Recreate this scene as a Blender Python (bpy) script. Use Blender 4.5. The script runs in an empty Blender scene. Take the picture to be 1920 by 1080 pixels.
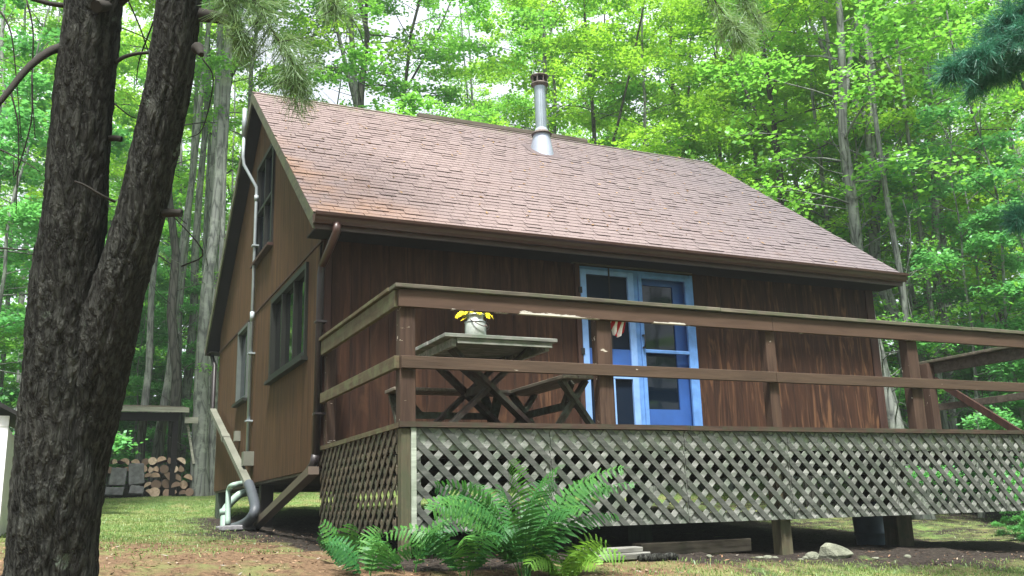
import bpy, math, random
import numpy as np
from mathutils import Vector, Matrix
random.seed(7); rng = np.random.default_rng(7)
R = math.radians
SC = bpy.context.scene
COL = SC.collection

# ------------------------------------------------------------------ camera
CAM = np.array([-2.1833, -9.1141, -0.6672]); YAW, PIT, ROL, FPX = -0.4391, 0.2332, -0.0291, 1774.5
fw = np.array([math.sin(-YAW)*math.cos(PIT), math.cos(YAW)*math.cos(PIT), math.sin(PIT)])
rt = np.cross(fw, [0, 0, 1]); rt /= np.linalg.norm(rt); up = np.cross(rt, fw)
rt2 = rt*math.cos(ROL) + up*math.sin(ROL); up2 = -rt*math.sin(ROL) + up*math.cos(ROL)
cd = bpy.data.cameras.new('camera'); co = bpy.data.objects.new('camera', cd); COL.objects.link(co)
co.matrix_world = Matrix(((rt2[0], up2[0], -fw[0], CAM[0]), (rt2[1], up2[1], -fw[1], CAM[1]), (rt2[2], up2[2], -fw[2], CAM[2]), (0, 0, 0, 1)))
cd.sensor_width = 36; cd.lens = 36*FPX/1920; cd.clip_start = 0.05; cd.clip_end = 600
SC.camera = co
# ------------------------------------------------------------------ world, sun, exposure
SUN_EL, SUN_AZ = 66, 204          # azimuth, degrees clockwise from +Y: the sun stands behind the camera, a little to its left
w = bpy.data.worlds.new('World'); SC.world = w; w.use_nodes = True
wn = w.node_tree.nodes; wl = w.node_tree.links
bg = wn['Background']; sk = wn.new('ShaderNodeTexSky'); sk.sky_type = 'NISHITA'; sk.sun_disc = False
sk.sun_elevation = R(SUN_EL); sk.sun_rotation = R(SUN_AZ); sk.dust_density = 4.0; sk.air_density = 1.0; sk.ozone_density = 1.0
hs = wn.new('ShaderNodeHueSaturation'); hs.inputs['Saturation'].default_value = 0.55
wl.new(sk.outputs[0], hs.inputs['Color']); bg.inputs[1].default_value = 0.10
# cloud bank added in the north (+Y) to whiten gaps and backlight leaves
tcw = wn.new('ShaderNodeTexCoord'); sx_ = wn.new('ShaderNodeSeparateXYZ'); wl.new(tcw.outputs['Generated'], sx_.inputs[0])
mr = wn.new('ShaderNodeMapRange'); mr.inputs['From Min'].default_value = .25; mr.inputs['From Max'].default_value = .65; wl.new(sx_.outputs[1], mr.inputs[0])
cn = wn.new('ShaderNodeTexNoise'); cn.inputs['Scale'].default_value = 3.5; cn.inputs['Detail'].default_value = 6; wl.new(tcw.outputs['Generated'], cn.inputs['Vector'])
m2_ = wn.new('ShaderNodeMapRange'); m2_.inputs['From Min'].default_value = .3; m2_.inputs['From Max'].default_value = .6; m2_.inputs['To Min'].default_value = .45; wl.new(cn.outputs['Fac'], m2_.inputs[0])
mm = wn.new('ShaderNodeMath'); mm.operation = 'MULTIPLY'; wl.new(mr.outputs[0], mm.inputs[0]); wl.new(m2_.outputs[0], mm.inputs[1])
mx = wn.new('ShaderNodeMix'); mx.data_type = 'RGBA'; wl.new(mm.outputs[0], mx.inputs[0]); wl.new(hs.outputs[0], mx.inputs[6]); mx.inputs[7].default_value = (5.6, 5.9, 6.6, 1)
wl.new(mx.outputs[2], bg.inputs[0])
sd = bpy.data.lights.new('sun', 'SUN'); sd.energy = 4.6; sd.angle = R(9); sd.color = (1.0, 0.97, 0.91)
so = bpy.data.objects.new('sun', sd); COL.objects.link(so)
sdir = Vector((math.sin(R(SUN_AZ))*math.cos(R(SUN_EL)), math.cos(R(SUN_AZ))*math.cos(R(SUN_EL)), math.sin(R(SUN_EL))))
so.rotation_euler = sdir.to_track_quat('Z', 'Y').to_euler(); so.location = (-10, -15, 25)
vs = SC.view_settings; vs.view_transform = 'Standard'; vs.look = 'None'; vs.gamma = 1; vs.use_curve_mapping = False
vs.exposure = 1.42
cy = SC.cycles
cy.max_bounces = 8; cy.diffuse_bounces = 4; cy.glossy_bounces = 3; cy.transmission_bounces = 4; cy.transparent_max_bounces = 8
cy.use_denoising = True; cy.sample_clamp_indirect = 6; cy.caustics_reflective = False; cy.caustics_refractive = False

# ------------------------------------------------------------------ helpers
def ray(px, py):
    d = fw*FPX + rt2*(px-960) + up2*(540-py); return d/np.linalg.norm(d)
def un(px, py, ax, v):
    d = ray(px, py); return CAM + d*((v-CAM[ax])/d[ax])
def at_depth(px, py, dep):
    return CAM + (fw*FPX + rt2*(px-960) + up2*(540-py))/FPX*dep

GY = [-80, -30, -9, -5, -3, -2.4, 0, 4, 7, 13, 20, 40, 90]
GZ = [-7, -4.2, -2.2, -1.32, -1.0, -0.95, -0.9, -0.74, -0.58, -0.12, 0.25, 1.6, 6.0]
def ground_z(x, y):
    x = np.asarray(x, float); y = np.asarray(y, float)
    z = np.interp(y, GY, GZ)
    z = z - 0.035*np.clip(x, -6, 9)*np.clip((9-y)/9, 0, 1)
    z = z + 0.03*np.clip(np.sqrt((x-3)**2+(y-3)**2)-22, 0, 100)*0.8
    z = z + 0.015*np.sin(x*1.9+y*.7)+0.012*np.sin(y*2.7-x*1.1)+0.008*np.sin(x*5.1)*np.sin(y*4.3)
    return z
gz = lambda x, y: float(ground_z(x, y))

class MB:
    def __init__(s): s.v = []; s.f = []; s.m = []; s.sm = []
    def add(s, vs, fs, mi=0, smooth=False):
        b = len(s.v); s.v += [tuple(map(float, v)) for v in vs]
        s.f += [tuple(b+i for i in f) for f in fs]; s.m += [mi]*len(fs); s.sm += [smooth]*len(fs); return s
    def box(s, x0, x1, y0, y1, z0, z1, mi=0, j=0):
        vs = [(x, y, z) for x in (x0, x1) for y in (y0, y1) for z in (z0, z1)]
        if j: vs = [tuple(c+random.uniform(-j, j) for c in v) for v in vs]
        return s.add(vs, [(0, 1, 3, 2), (4, 6, 7, 5), (0, 4, 5, 1), (2, 3, 7, 6), (0, 2, 6, 4), (1, 5, 7, 3)], mi)
    def beam(s, a, b, wd, th, upv=(0, 0, 1), mi=0, over=0.0):
        a = Vector(a); b = Vector(b); d = (b-a).normalized(); a = a-d*over; b = b+d*over
        u = Vector(upv); sd_ = d.cross(u)
        if sd_.length < 1e-5: sd_ = d.cross(Vector((1, 0, 0)))
        sd_.normalize(); u = sd_.cross(d).normalized(); vs = []
        for p in (a, b):
            for sx, su in ((-1, -1), (1, -1), (1, 1), (-1, 1)): vs.append(p+sd_*sx*wd/2+u*su*th/2)
        return s.add(vs, [(3, 2, 1, 0), (4, 5, 6, 7), (0, 1, 5, 4), (1, 2, 6, 5), (2, 3, 7, 6), (3, 0, 4, 7)], mi)
    def tube(s, pts, rad, n=10, mi=0, caps=True, smooth=True, fr=None, ell=1.0):
        pts = [Vector(p) for p in pts]; m = len(pts)
        rad = [rad]*m if isinstance(rad, (int, float)) else rad
        b = []; u = None
        for i, p in enumerate(pts):
            t = (pts[min(i+1, m-1)]-pts[max(i-1, 0)]).normalized()
            if u is None:
                u = Vector((0, 0, 1)) if abs(t.z) < .9 else Vector((1, 0, 0))
            u = (u-t*u.dot(t)).normalized(); v = t.cross(u)
            for k in range(n):
                a = 2*math.pi*k/n; r = rad[i]*(fr(i, k) if fr else 1)
                b.append(p+u*math.cos(a)*r+v*math.sin(a)*r*ell)
        fs = [(i*n+k, i*n+(k+1) % n, (i+1)*n+(k+1) % n, (i+1)*n+k) for i in range(m-1) for k in range(n)]
        s.add(b, fs, mi, smooth)
        if caps:
            o = len(s.v)-len(b)
            s.f += [tuple(o+k for k in reversed(range(n))), tuple(o+(m-1)*n+k for k in range(n))]; s.m += [mi]*2; s.sm += [False]*2
        return s
    def lathe(s, c, prof, n=24, mi=0, smooth=True, ell=1.0):
        vs = []
        for r, z in prof:
            for k in range(n):
                a = 2*math.pi*k/n; vs.append((c[0]+r*math.cos(a), c[1]+r*math.sin(a)*ell, c[2]+z))
        fs = [(i*n+k, i*n+(k+1) % n, (i+1)*n+(k+1) % n, (i+1)*n+k) for i in range(len(prof)-1) for k in range(n)]
        return s.add(vs, fs, mi, smooth)
    def poly_prism(s, pts, off, mi=0):
        n = len(pts); off = Vector(off); pts = [Vector(p) for p in pts]
        return s.add(pts+[p+off for p in pts], [tuple(range(n)), tuple(reversed(range(n, 2*n)))] + [(i, i+n, (i+1) % n+n, (i+1) % n) for i in range(n)], mi)

ORG = {}
def tag(o, label=None, cat=None, group=None, kind=None):
    if label: o['label'] = label
    if cat: o['category'] = cat
    if group: o['group'] = group
    if kind: o['kind'] = kind
    return o
def empty(name, loc, label, cat, group=None):
    o = bpy.data.objects.new(name, None); COL.objects.link(o); o.location = loc; o.empty_display_size = .2
    ORG[o.name] = Vector(loc); return tag(o, label, cat, group)
def build(name, mb, mat, parent=None, bevel=0, local=False, attr=None):
    vs = np.array(mb.v, dtype=float)
    if parent is not None: org = ORG.get(parent.name, Vector((0, 0, 0)))
    elif local: org = Vector((0, 0, 0))
    else: org = Vector(((vs[:, 0].min()+vs[:, 0].max())/2, (vs[:, 1].min()+vs[:, 1].max())/2, vs[:, 2].min()))
    vs = vs-np.array(org)
    me = bpy.data.meshes.new(name); me.from_pydata([tuple(v) for v in vs], [], mb.f)
    mats = mat if isinstance(mat, (list, tuple)) else [mat]
    for m in mats: me.materials.append(m)
    me.polygons.foreach_set('material_index', mb.m); me.polygons.foreach_set('use_smooth', mb.sm)
    if attr is not None:
        a = me.attributes.new('rnd', 'FLOAT', 'FACE'); a.data.foreach_set('value', np.asarray(attr, dtype=np.float32))
    me.update()
    o = bpy.data.objects.new(name, me); COL.objects.link(o)
    if parent is not None: o.parent = parent; ORG[o.name] = org
    else: o.location = org; ORG[o.name] = org
    if bevel:
        b = o.modifiers.new('edge', 'BEVEL'); b.width = bevel; b.segments = 1; b.limit_method = 'ANGLE'
    return o
def build_each(name, mb, mat, parent=None, bevel=0):
    """one object per separate piece that was added to the builder"""
    lab = list(range(len(mb.v)))
    def find(a):
        while lab[a] != a: lab[a] = lab[lab[a]]; a = lab[a]
        return a
    for f in mb.f:
        for q in f[1:]: lab[find(q)] = find(f[0])
    groups = {}
    for f, mi, sm in zip(mb.f, mb.m, mb.sm): groups.setdefault(find(f[0]), []).append((f, mi, sm))
    out = []
    for fs in groups.values():
        ids = sorted({i for f, _, _ in fs for i in f}); mp = {i: k for k, i in enumerate(ids)}; n_ = MB(); n_.v = [mb.v[i] for i in ids]
        for f, mi, sm in fs: n_.f.append(tuple(mp[i] for i in f)); n_.m.append(mi); n_.sm.append(sm)
        out.append(build(name, n_, mat, parent, bevel))
    return out
def mesh_np(name, V, F, mat, parent=None, smooth=False, attrs=None, loc=None):
    F = np.asarray(F); k = F.shape[1]; me = bpy.data.meshes.new(name)
    me.vertices.add(len(V)); me.vertices.foreach_set('co', np.asarray(V, np.float32).ravel())
    me.loops.add(F.size); me.loops.foreach_set('vertex_index', F.astype(np.int32).ravel())
    me.polygons.add(len(F)); me.polygons.foreach_set('loop_start', np.arange(0, F.size, k, dtype=np.int32))
    if smooth: me.polygons.foreach_set('use_smooth', np.ones(len(F), bool))
    for (n, dom), val in (attrs or {}).items():
        a = me.attributes.new(n, 'FLOAT', dom); a.data.foreach_set('value', np.asarray(val, np.float32))
    me.materials.append(mat); me.update(calc_edges=True); me.validate()
    o = bpy.data.objects.new(name, me); COL.objects.link(o)
    if parent is not None: o.parent = parent
    if loc is not None: o.location = loc
    return o

# ------------------------------------------------------------------ node DSL
class N:
    def __init__(s, name):
        s.mat = bpy.data.materials.new(name); s.mat.use_nodes = True; s.t = s.mat.node_tree; s.t.nodes.clear()
        s.out = s.t.nodes.new('ShaderNodeOutputMaterial')
    def n(s, typ, **kw):
        nd = s.t.nodes.new(typ)
        for k, v in kw.items(): setattr(nd, k, v)
        return nd
    def l(s, a, b): s.t.links.new(a, b)
    def put(s, v, sock):
        if hasattr(v, 'node'): s.l(v, sock)
        elif isinstance(v, (tuple, list)): sock.default_value = tuple(v) if len(v) == len(sock.default_value) else tuple(v)+(1,)
        else: sock.default_value = v
    def coord(s, which='Object', scale=(1, 1, 1), rot=(0, 0, 0), loc=(0, 0, 0)):
        if which == 'World': o = s.n('ShaderNodeNewGeometry').outputs['Position']
        else: o = s.n('ShaderNodeTexCoord').outputs[which]
        m = s.n('ShaderNodeMapping'); m.inputs['Scale'].default_value = scale; m.inputs['Rotation'].default_value = rot; m.inputs['Location'].default_value = loc
        s.l(o, m.inputs[0]); return m.outputs[0]
    def noise(s, vec, scale=5, detail=4, rough=.55, dist=0):
        t = s.n('ShaderNodeTexNoise'); t.inputs['Scale'].default_value = scale; t.inputs['Detail'].default_value = detail
        t.inputs['Roughness'].default_value = rough; t.inputs['Distortion'].default_value = dist
        if vec is not None: s.l(vec, t.inputs['Vector'])
        return t.outputs['Fac']
    def vor(s, vec, scale=5, feature='F1', out='Distance', rnd=1):
        t = s.n('ShaderNodeTexVoronoi', feature=feature); t.inputs['Scale'].default_value = scale; t.inputs['Randomness'].default_value = rnd
        s.l(vec, t.inputs['Vector']); return t.outputs[out]
    def ramp(s, fac, stops, interp='LINEAR'):
        r = s.n('ShaderNodeValToRGB'); r.color_ramp.interpolation = interp; e = r.color_ramp.elements
        while len(e) < len(stops): e.new(.5)
        for i, (p, c) in enumerate(stops):
            e[i].position = p; e[i].color = (c, c, c, 1) if isinstance(c, (int, float)) else tuple(c)+(1,)
        s.l(fac, r.inputs[0]); return r.outputs[0]
    def mix(s, f, a, b, blend='MIX'):
        m = s.n('ShaderNodeMix', data_type='RGBA', blend_type=blend)
        s.put(f, m.inputs[0]); s.put(a, m.inputs[6]); s.put(b, m.inputs[7]); return m.outputs[2]
    def math(s, op, a, b=0.0, c=0.0):
        m = s.n('ShaderNodeMath', operation=op); s.put(a, m.inputs[0]); s.put(b, m.inputs[1]); s.put(c, m.inputs[2]); return m.outputs[0]
    def sep(s, vec):
        x = s.n('ShaderNodeSeparateXYZ'); s.l(vec, x.inputs[0]); return x.outputs
    def attr(s, name): return s.n('ShaderNodeAttribute', attribute_name=name).outputs['Fac']
    def bump(s, h, strength=.3, dist=.01):
        b = s.n('ShaderNodeBump'); b.inputs['Strength'].default_value = strength; b.inputs['Distance'].default_value = dist
        s.l(h, b.inputs['Height']); return b.outputs[0]
    def bsdf(s, col, rough=.8, metal=0, normal=None, spec=.3, **kw):
        p = s.n('ShaderNodeBsdfPrincipled'); s.put(col, p.inputs['Base Color']); s.put(rough, p.inputs['Roughness'])
        s.put(metal, p.inputs['Metallic']); p.inputs['Specular IOR Level'].default_value = spec
        if normal is not None: s.l(normal, p.inputs['Normal'])
        for k, v in kw.items(): p.inputs[k].default_value = v
        s.l(p.outputs[0], s.out.inputs[0]); return s.mat

def plain(name, col, rough=.6, metal=0, var=.15, scale=8, bump=.15, spec=.3, bd=.004):
    n = N(name); v = n.coord('Object'); f = n.noise(v, scale, 5); f2 = n.noise(v, scale*9, 3)
    c = n.mix(n.ramp(f, [(.3, 0.), (.7, 1.)]), tuple(c*(1-var) for c in col), tuple(min(1, c*(1+var)) for c in col))
    return n.bsdf(c, rough, metal, n.bump(f2, bump, bd), spec)

def wood(name, dark, light, axis='x', moss=None, scale=1.0, rough=.75, chip=None, contrast=(.35, .65)):
    """weathered board: long grain along the axis"""
    n = N(name)
    sc = {'x': (1.2, 14, 14), 'y': (14, 1.2, 14), 'z': (14, 14, 1.2)}[axis]
    v = n.coord('World', tuple(c*scale for c in sc)); g = n.noise(v, 1.6, 8, .6, .6)
    v2 = n.coord('World', (1, 1, 1)); big = n.noise(v2, 1.7, 4)
    c = n.mix(n.ramp(g, [(contrast[0], 0.), (contrast[1], 1.)]), dark, light)
    c = n.mix(n.ramp(big, [(.35, 0.), (.7, .45)]), c, tuple(x*.62 for x in light))
    if moss:
        m = n.noise(v2, 7, 6, .65); c = n.mix(n.ramp(m, [(.45, 0.), (.62, .8)]), c, moss)
    if chip:
        m = n.noise(n.coord('World', (2.2, 9, 9)), 2.0, 5, .6); c = n.mix(n.ramp(m, [(chip, 0.), (chip+.03, 1.)]), c, (.55, .5, .42))
    fine = n.noise(v, 6, 4)
    return n.bsdf(c, rough, 0, n.bump(fine, .5, .004), .25)

# ---------------------------------------------------- materials
def siding(name, axis, dark, light, tan, streak, amount):
    n = N(name); P = n.coord('World'); s = n.sep(P); u = s[axis]
    sc = (14, 14, .9); g = n.noise(n.coord('World', sc), 1.3, 8, .62, .8)
    fl = n.noise(n.coord('World', (5, 5, .75)), 1.5, 5, .55, 2.2)         # plywood figure
    board = n.n('ShaderNodeTexWhiteNoise', noise_dimensions='1D'); n.l(n.math('FLOOR', n.math('DIVIDE', u, .2)), board.inputs['W'])
    c = n.mix(n.ramp(g, [(.32, 0.), (.68, 1.)]), dark, light)
    c = n.mix(n.math('MULTIPLY', n.ramp(fl, [(.52, 0.), (.68, 1.)]), n.ramp(n.math('ADD', n.math('MULTIPLY', n.noise(P, .9, 3), .6), n.math('MULTIPLY', s[0], .055)), [(.38, amount*.25), (.66, amount)])), c, tan)
    c = n.mix(n.math('MULTIPLY', board.outputs[0], .22), c, tuple(x*.5 for x in dark))
    c = n.mix(n.ramp(n.noise(n.coord('World', (9, 9, .35)), 1.1, 4, .6), [(.55, 0.), (.8, .6)]), c, streak)
    fr = n.math('FRACT', n.math('DIVIDE', u, .2)); d = n.math('ABSOLUTE', n.math('SUBTRACT', fr, .5))
    gro = n.ramp(d, [(.0, 1.), (.025, 1.), (.04, 0.)])
    c = n.mix(n.math('MULTIPLY', gro, .4), c, (.008, .006, .005))
    h = n.math('SUBTRACT', n.math('MULTIPLY', g, .25), gro)
    return n.bsdf(c, .8, 0, n.bump(h, .6, .006), .2)
M = {}
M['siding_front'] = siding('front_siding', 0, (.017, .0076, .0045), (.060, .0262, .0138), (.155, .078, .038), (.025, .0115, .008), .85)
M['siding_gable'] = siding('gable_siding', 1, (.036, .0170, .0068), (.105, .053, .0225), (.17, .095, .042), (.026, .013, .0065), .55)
M['trim_brown'] = wood('trim_boards', (.026, .012, .009), (.065, .031, .022), 'z')
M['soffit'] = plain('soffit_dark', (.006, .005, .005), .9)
M['rake'] = wood('rake_boards', (.05, .052, .036), (.11, .11, .075), 'y', moss=(.10, .12, .06))
M['gutter'] = plain('gutter_brown', (.062, .031, .026), .35, 0, .1, 3, .05, .5)
M['spout_dark'] = plain('downspout_dark', (.018, .013, .015), .45, 0, .1, 4, .05, .5)
M['spout_tan'] = plain('downspout_tan', (.095, .072, .055), .45, 0, .15, 4, .05, .5)
M['spout_grey'] = plain('downspout_grey', (.13, .135, .11), .5, 0, .2, 4, .1, .4)
M['hose'] = plain('hose_grey', (.065, .075, .088), .5, 0, .2, 4, .1, .4)
M['pvc'] = plain('pale_green_pipe', (.26, .36, .31), .45, 0, .12, 4, .05, .4)
M['conduit'] = plain('galvanised_conduit', (.27, .31, .33), .5, .2, .15, 5, .05, .5)
M['window_frame'] = plain('window_frame_dark', (.010, .012, .009), .6)
M['window_grey'] = plain('window_frame_grey', (.075, .09, .085), .6)
def glass_mat(name, col, rough, ior):
    n = N(name); v = n.coord('World'); w_ = n.noise(v, 2.2, 2)
    return n.bsdf(col, rough, 0, n.bump(w_, .12, .02), .5, IOR=ior)
M['glass'] = glass_mat('window_glass', (.004, .006, .007), .03, 2.3)
M['glass_blue'] = glass_mat('window_glass_dark', (.003, .008, .016), .05, 1.5)
M['screen'] = glass_mat('screen_mesh', (.004, .010, .022), .6, 1.2)
M['blue'] = plain('blue_paint', (.10, .235, .53), .5, 0, .24, 7, .15, .4)
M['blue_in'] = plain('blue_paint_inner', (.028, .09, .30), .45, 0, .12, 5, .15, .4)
M['blue_pale'] = plain('pale_blue_edges', (.19, .34, .64), .45, 0, .12, 9, .15, .4)
M['steel'] = plain('stove_pipe_steel', (.32, .37, .40), .38, .75, .12, 6, .05, .5)
M['flash'] = plain('flashing', (.33, .37, .45), .5, .35, .1, 6, .05, .5)
M['rust'] = plain('sooty_rust', (.13, .11, .10), .7, .4, .5, 14, .4)
M['black'] = plain('near_black', (.012, .012, .012), .7)
M['rail'] = wood('railing_paint', (.042, .027, .018), (.090, .059, .040), 'x', contrast=(.25, .75), chip=.70)
M['rail_v'] = wood('post_paint', (.036, .020, .014), (.080, .048, .033), 'z', chip=.66)
M['rail_y'] = wood('side_rail_weathered', (.060, .045, .025), (.115, .088, .052), 'y', moss=(.11, .12, .06))
M['cap'] = wood('cap_weathered', (.05, .043, .033), (.17, .15, .115), 'x', moss=(.075, .085, .05))
M['deck'] = wood('deck_boards', (.032, .021, .016), (.08, .052, .038), 'x', moss=(.04, .045, .027))
M['rim'] = wood('rim_board', (.24, .27, .225), (.48, .53, .45), 'x', moss=(.22, .26, .2))
M['lattice'] = wood('lattice_weathered', (.040, .045, .040), (.125, .132, .12), 'x', moss=(.05, .062, .048), scale=.8)
M['lattice_back'] = wood('lattice_back', (.09, .095, .085), (.33, .34, .32), 'x', moss=(.11, .14, .105), scale=.8)
M['lattice_side'] = wood('lattice_side', (.055, .045, .032), (.14, .115, .082), 'y', moss=(.06, .07, .045), scale=.8)
M['post_olive'] = wood('post_olive', (.06, .052, .032), (.13, .115, .072), 'z', moss=(.06, .07, .04))
M['post_green'] = wood('post_green', (.03, .045, .033), (.075, .10, .07), 'z')
M['table'] = wood('table_top', (.12, .125, .115), (.36, .37, .34), 'x', moss=(.13, .17, .13))
M['table_leg'] = wood('table_legs', (.018, .012, .010), (.055, .036, .03), 'z', moss=(.07, .075, .06))
M['bench'] = wood('bench_top', (.10, .085, .06), (.28, .25, .2), 'y')
M['bench_leg'] = wood('bench_legs', (.026, .022, .016), (.08, .075, .053), 'z', moss=(.1, .13, .1))
M['can'] = plain('galvanised_can', (.45, .50, .47), .5, .45, .2, 20, .15, .5)
M['petal'] = plain('yellow_petals', (.85, .68, .015), .6, 0, .2, 30)
M['stalk'] = plain('green_stalks', (.06, .14, .03), .6)
M['timber'] = wood('timber_dark', (.05, .04, .032), (.14, .12, .095), 'x')
M['plank'] = wood('plank_grey', (.10, .10, .09), (.25, .25, .23), 'x')
M['barrel'] = plain('barrel_blue_grey', (.085, .125, .175), .5, 0, .25, 5, .15)
M['white'] = plain('white_paint', (.75, .77, .80), .5, 0, .06)
M['shed_grey'] = plain('shed_grey_panel', (.33, .32, .38), .6, 0, .1)
M['shed_wood'] = wood('woodshed_boards', (.05, .045, .035), (.19, .18, .14), 'x')
M['pale_wood'] = wood('pale_beam', (.2, .2, .17), (.42, .41, .35), 'x')
M['cinder'] = plain('grey_weathered_block', (.17, .17, .18), .9, 0, .35, 10, .5, .2, .01)
M['rock'] = plain('lichen_rock', (.16, .17, .13), .9, 0, .35, 9, .6, .2, .02)
# shingles
n = N('roof_shingles'); rnd = n.attr('rnd'); P = n.coord('World')
c = n.ramp(rnd, [(0, (.10, .078, .077)), (.3, (.175, .136, .132)), (.6, (.212, .166, .160)), (1, (.28, .236, .225))])
grain = n.noise(P, 60, 3); c = n.mix(n.ramp(grain, [(.3, .6), (.65, 0.)]), c, (.12, .09, .085))
s = n.sep(P); xr = n.ramp(n.math('ADD', n.math('MULTIPLY', s[0], .12), n.math('MULTIPLY', n.noise(P, .8, 3), .25)), [(.35, 0.), (1., .75)])
c = n.mix(xr, c, (.105, .095, .105))                                      # greyer, darker shingles towards one end
rs = n.math('MULTIPLY', n.ramp(n.noise(P, 1.1, 5), [(.45, 0.), (.62, 1.)]), n.ramp(n.math('ADD', n.math('MULTIPLY', s[0], .25), n.math('MULTIPLY', s[2], .22)), [(.50, 1.), (.85, 0.)]))
c = n.mix(n.math('MULTIPLY', rs, .65), c, (.30, .16, .075))
c = n.mix(n.ramp(n.noise(P, 3.5, 6, .7), [(.56, 0.), (.68, .45)]), c, (.12, .085, .075))
c = n.mix(n.math('MULTIPLY', n.ramp(n.noise(P, 9, 5, .7), [(.5, 0.), (.6, .7)]), n.ramp(n.math('MULTIPLY_ADD', s[2], 1.0, -4.2), [(.75, 0.), (1., 1.)])), c, (.10, .13, .05))
M['shingle'] = n.bsdf(c, .9, 0, n.bump(n.noise(P, 220, 2), .5, .003), .2)

def bark(name, dark, light, lichen, furrow=1.0, bs=1.0, vs_=9, lc=(.60, .68), world=False):
    n = N(name); P0 = n.coord('Object', (1, 1, .16)); P = n.mix(.03, P0, n.n('ShaderNodeTexNoise').outputs['Color']); Q = n.coord('Object')
    v = n.vor(P, vs_*2, 'DISTANCE_TO_EDGE'); g = n.noise(P, vs_*3, 6, .65, .5)
    h = n.math('ADD', n.ramp(v, [(0, 0.), (.25, 1.)]), n.math('MULTIPLY', g, .8))
    c = n.mix(n.ramp(h, [(.35, 0.), (1.0, 1.)]), dark, light)
    L = n.noise(Q, 3.3, 6, .7); c = n.mix(n.ramp(L, [(lc[0], 0.), (lc[1], .75)]), c, lichen)
    return n.bsdf(c, .95, 0, n.bump(h, .9*furrow, .03*bs), .1)
n = N('pine_bark'); Q = n.coord('Object'); wv = n.n('ShaderNodeTexNoise'); wv.inputs['Scale'].default_value = 7; n.l(Q, wv.inputs['Vector'])
W1 = n.mix(.035, n.coord('Object', (1, 1, .11)), wv.outputs['Color']); W2 = n.mix(.05, n.coord('Object', (1, 1, .22)), wv.outputs['Color'])
r1 = n.math('MULTIPLY', n.math('ABSOLUTE', n.math('SUBTRACT', n.noise(W1, 26, 3, .55), .5)), 5.0)
r2 = n.math('MULTIPLY', n.math('ABSOLUTE', n.math('SUBTRACT', n.noise(W2, 55, 4, .6), .5)), 4.0)
h = n.math('ADD', n.math('MULTIPLY', n.math('MINIMUM', r1, 1.0), .65), n.math('MULTIPLY', n.math('MINIMUM', r2, 1.0), .45))
c = n.ramp(h, [(.08, (.009, .0095, .009)), (.45, (.046, .049, .044)), (1., (.098, .102, .092))])
c = n.mix(n.ramp(n.noise(Q, 2.4, 4, .6), [(.35, 0.), (.7, .5)]), c, (.036, .034, .031))
c = n.mix(n.math('MULTIPLY', n.ramp(n.noise(Q, 5.5, 7, .72), [(.60, 0.), (.66, .75)]), n.ramp(n.noise(Q, 1.6, 2), [(.40, 0.), (.55, 1.)])), c, (.15, .19, .15))
c = n.mix(n.ramp(n.noise(Q, 22, 4, .7), [(.70, 0.), (.74, .7)]), c, (.15, .18, .15))
M['bark_pine'] = n.bsdf(c, .95, 0, n.bump(h, 1.0, .022), .1)
M['bark_grey'] = bark('grey_bark', (.075, .082, .078), (.21, .225, .21), (.30, .33, .29), .6, .4, 5, (.5, .62))
M['bark_dark'] = bark('dark_bark', (.022, .024, .022), (.085, .085, .075), (.12, .14, .10), .7, .4, 6)
M['twig'] = plain('dark_twigs', (.025, .023, .02), .9)
def leafmat(name, a, b, c3, trans=.5, gl=.035):
    n = N(name); rnd = n.attr('rnd'); P = n.coord('World')
    c = n.ramp(rnd, [(0, a), (.5, b), (1, c3)])
    c = n.mix(n.ramp(n.noise(P, .55, 3), [(.35, 0.), (.68, .55)]), c, c3)
    c = n.mix(n.ramp(n.noise(P, .38, 3), [(.52, 0.), (.72, .6)]), c, a)
    d = n.n('ShaderNodeBsdfDiffuse'); n.l(c, d.inputs[0]); t = n.n('ShaderNodeBsdfTranslucent'); n.l(n.mix(.35, c, (b[0]*1.9, b[1]*1.5, b[2]*.6)), t.inputs[0])
    g = n.n('ShaderNodeBsdfGlossy'); g.inputs['Roughness'].default_value = .45; g.inputs[0].default_value = (.8, .9, .9, 1)
    m1 = n.n('ShaderNodeMixShader'); m1.inputs[0].default_value = trans; n.l(d.outputs[0], m1.inputs[1]); n.l(t.outputs[0], m1.inputs[2])
    m2 = n.n('ShaderNodeMixShader'); m2.inputs[0].default_value = gl; n.l(m1.outputs[0], m2.inputs[1]); n.l(g.outputs[0], m2.inputs[2])
    n.l(m2.outputs[0], n.out.inputs[0]); return n.mat
M['leaf_yellow'] = leafmat('leaf_yellow_green', (.14, .33, .045), (.23, .50, .05), (.37, .63, .06))
M['leaf_mid'] = leafmat('leaf_mid_green', (.095, .29, .065), (.16, .44, .07), (.25, .57, .08))
M['leaf_deep'] = leafmat('leaf_deep_green', (.065, .25, .10), (.11, .38, .12), (.17, .48, .13))
M['needle'] = leafmat('pine_needles_grey', (.10, .20, .075), (.17, .29, .12), (.24, .37, .17), .4)
M['needle_blue'] = leafmat('pine_needles_teal', (.02, .11, .07), (.035, .16, .105), (.055, .22, .14), .3)
M['fern'] = leafmat('fern_green', (.018, .085, .028), (.038, .15, .042), (.12, .28, .05), .4, .012)
M['fern_pale'] = leafmat('fern_pale', (.07, .19, .03), (.13, .30, .045), (.24, .42, .06), .4, .012)
M['grass'] = leafmat('grass_blades', (.08, .16, .045), (.15, .27, .075), (.32, .36, .13), .35)

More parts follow.
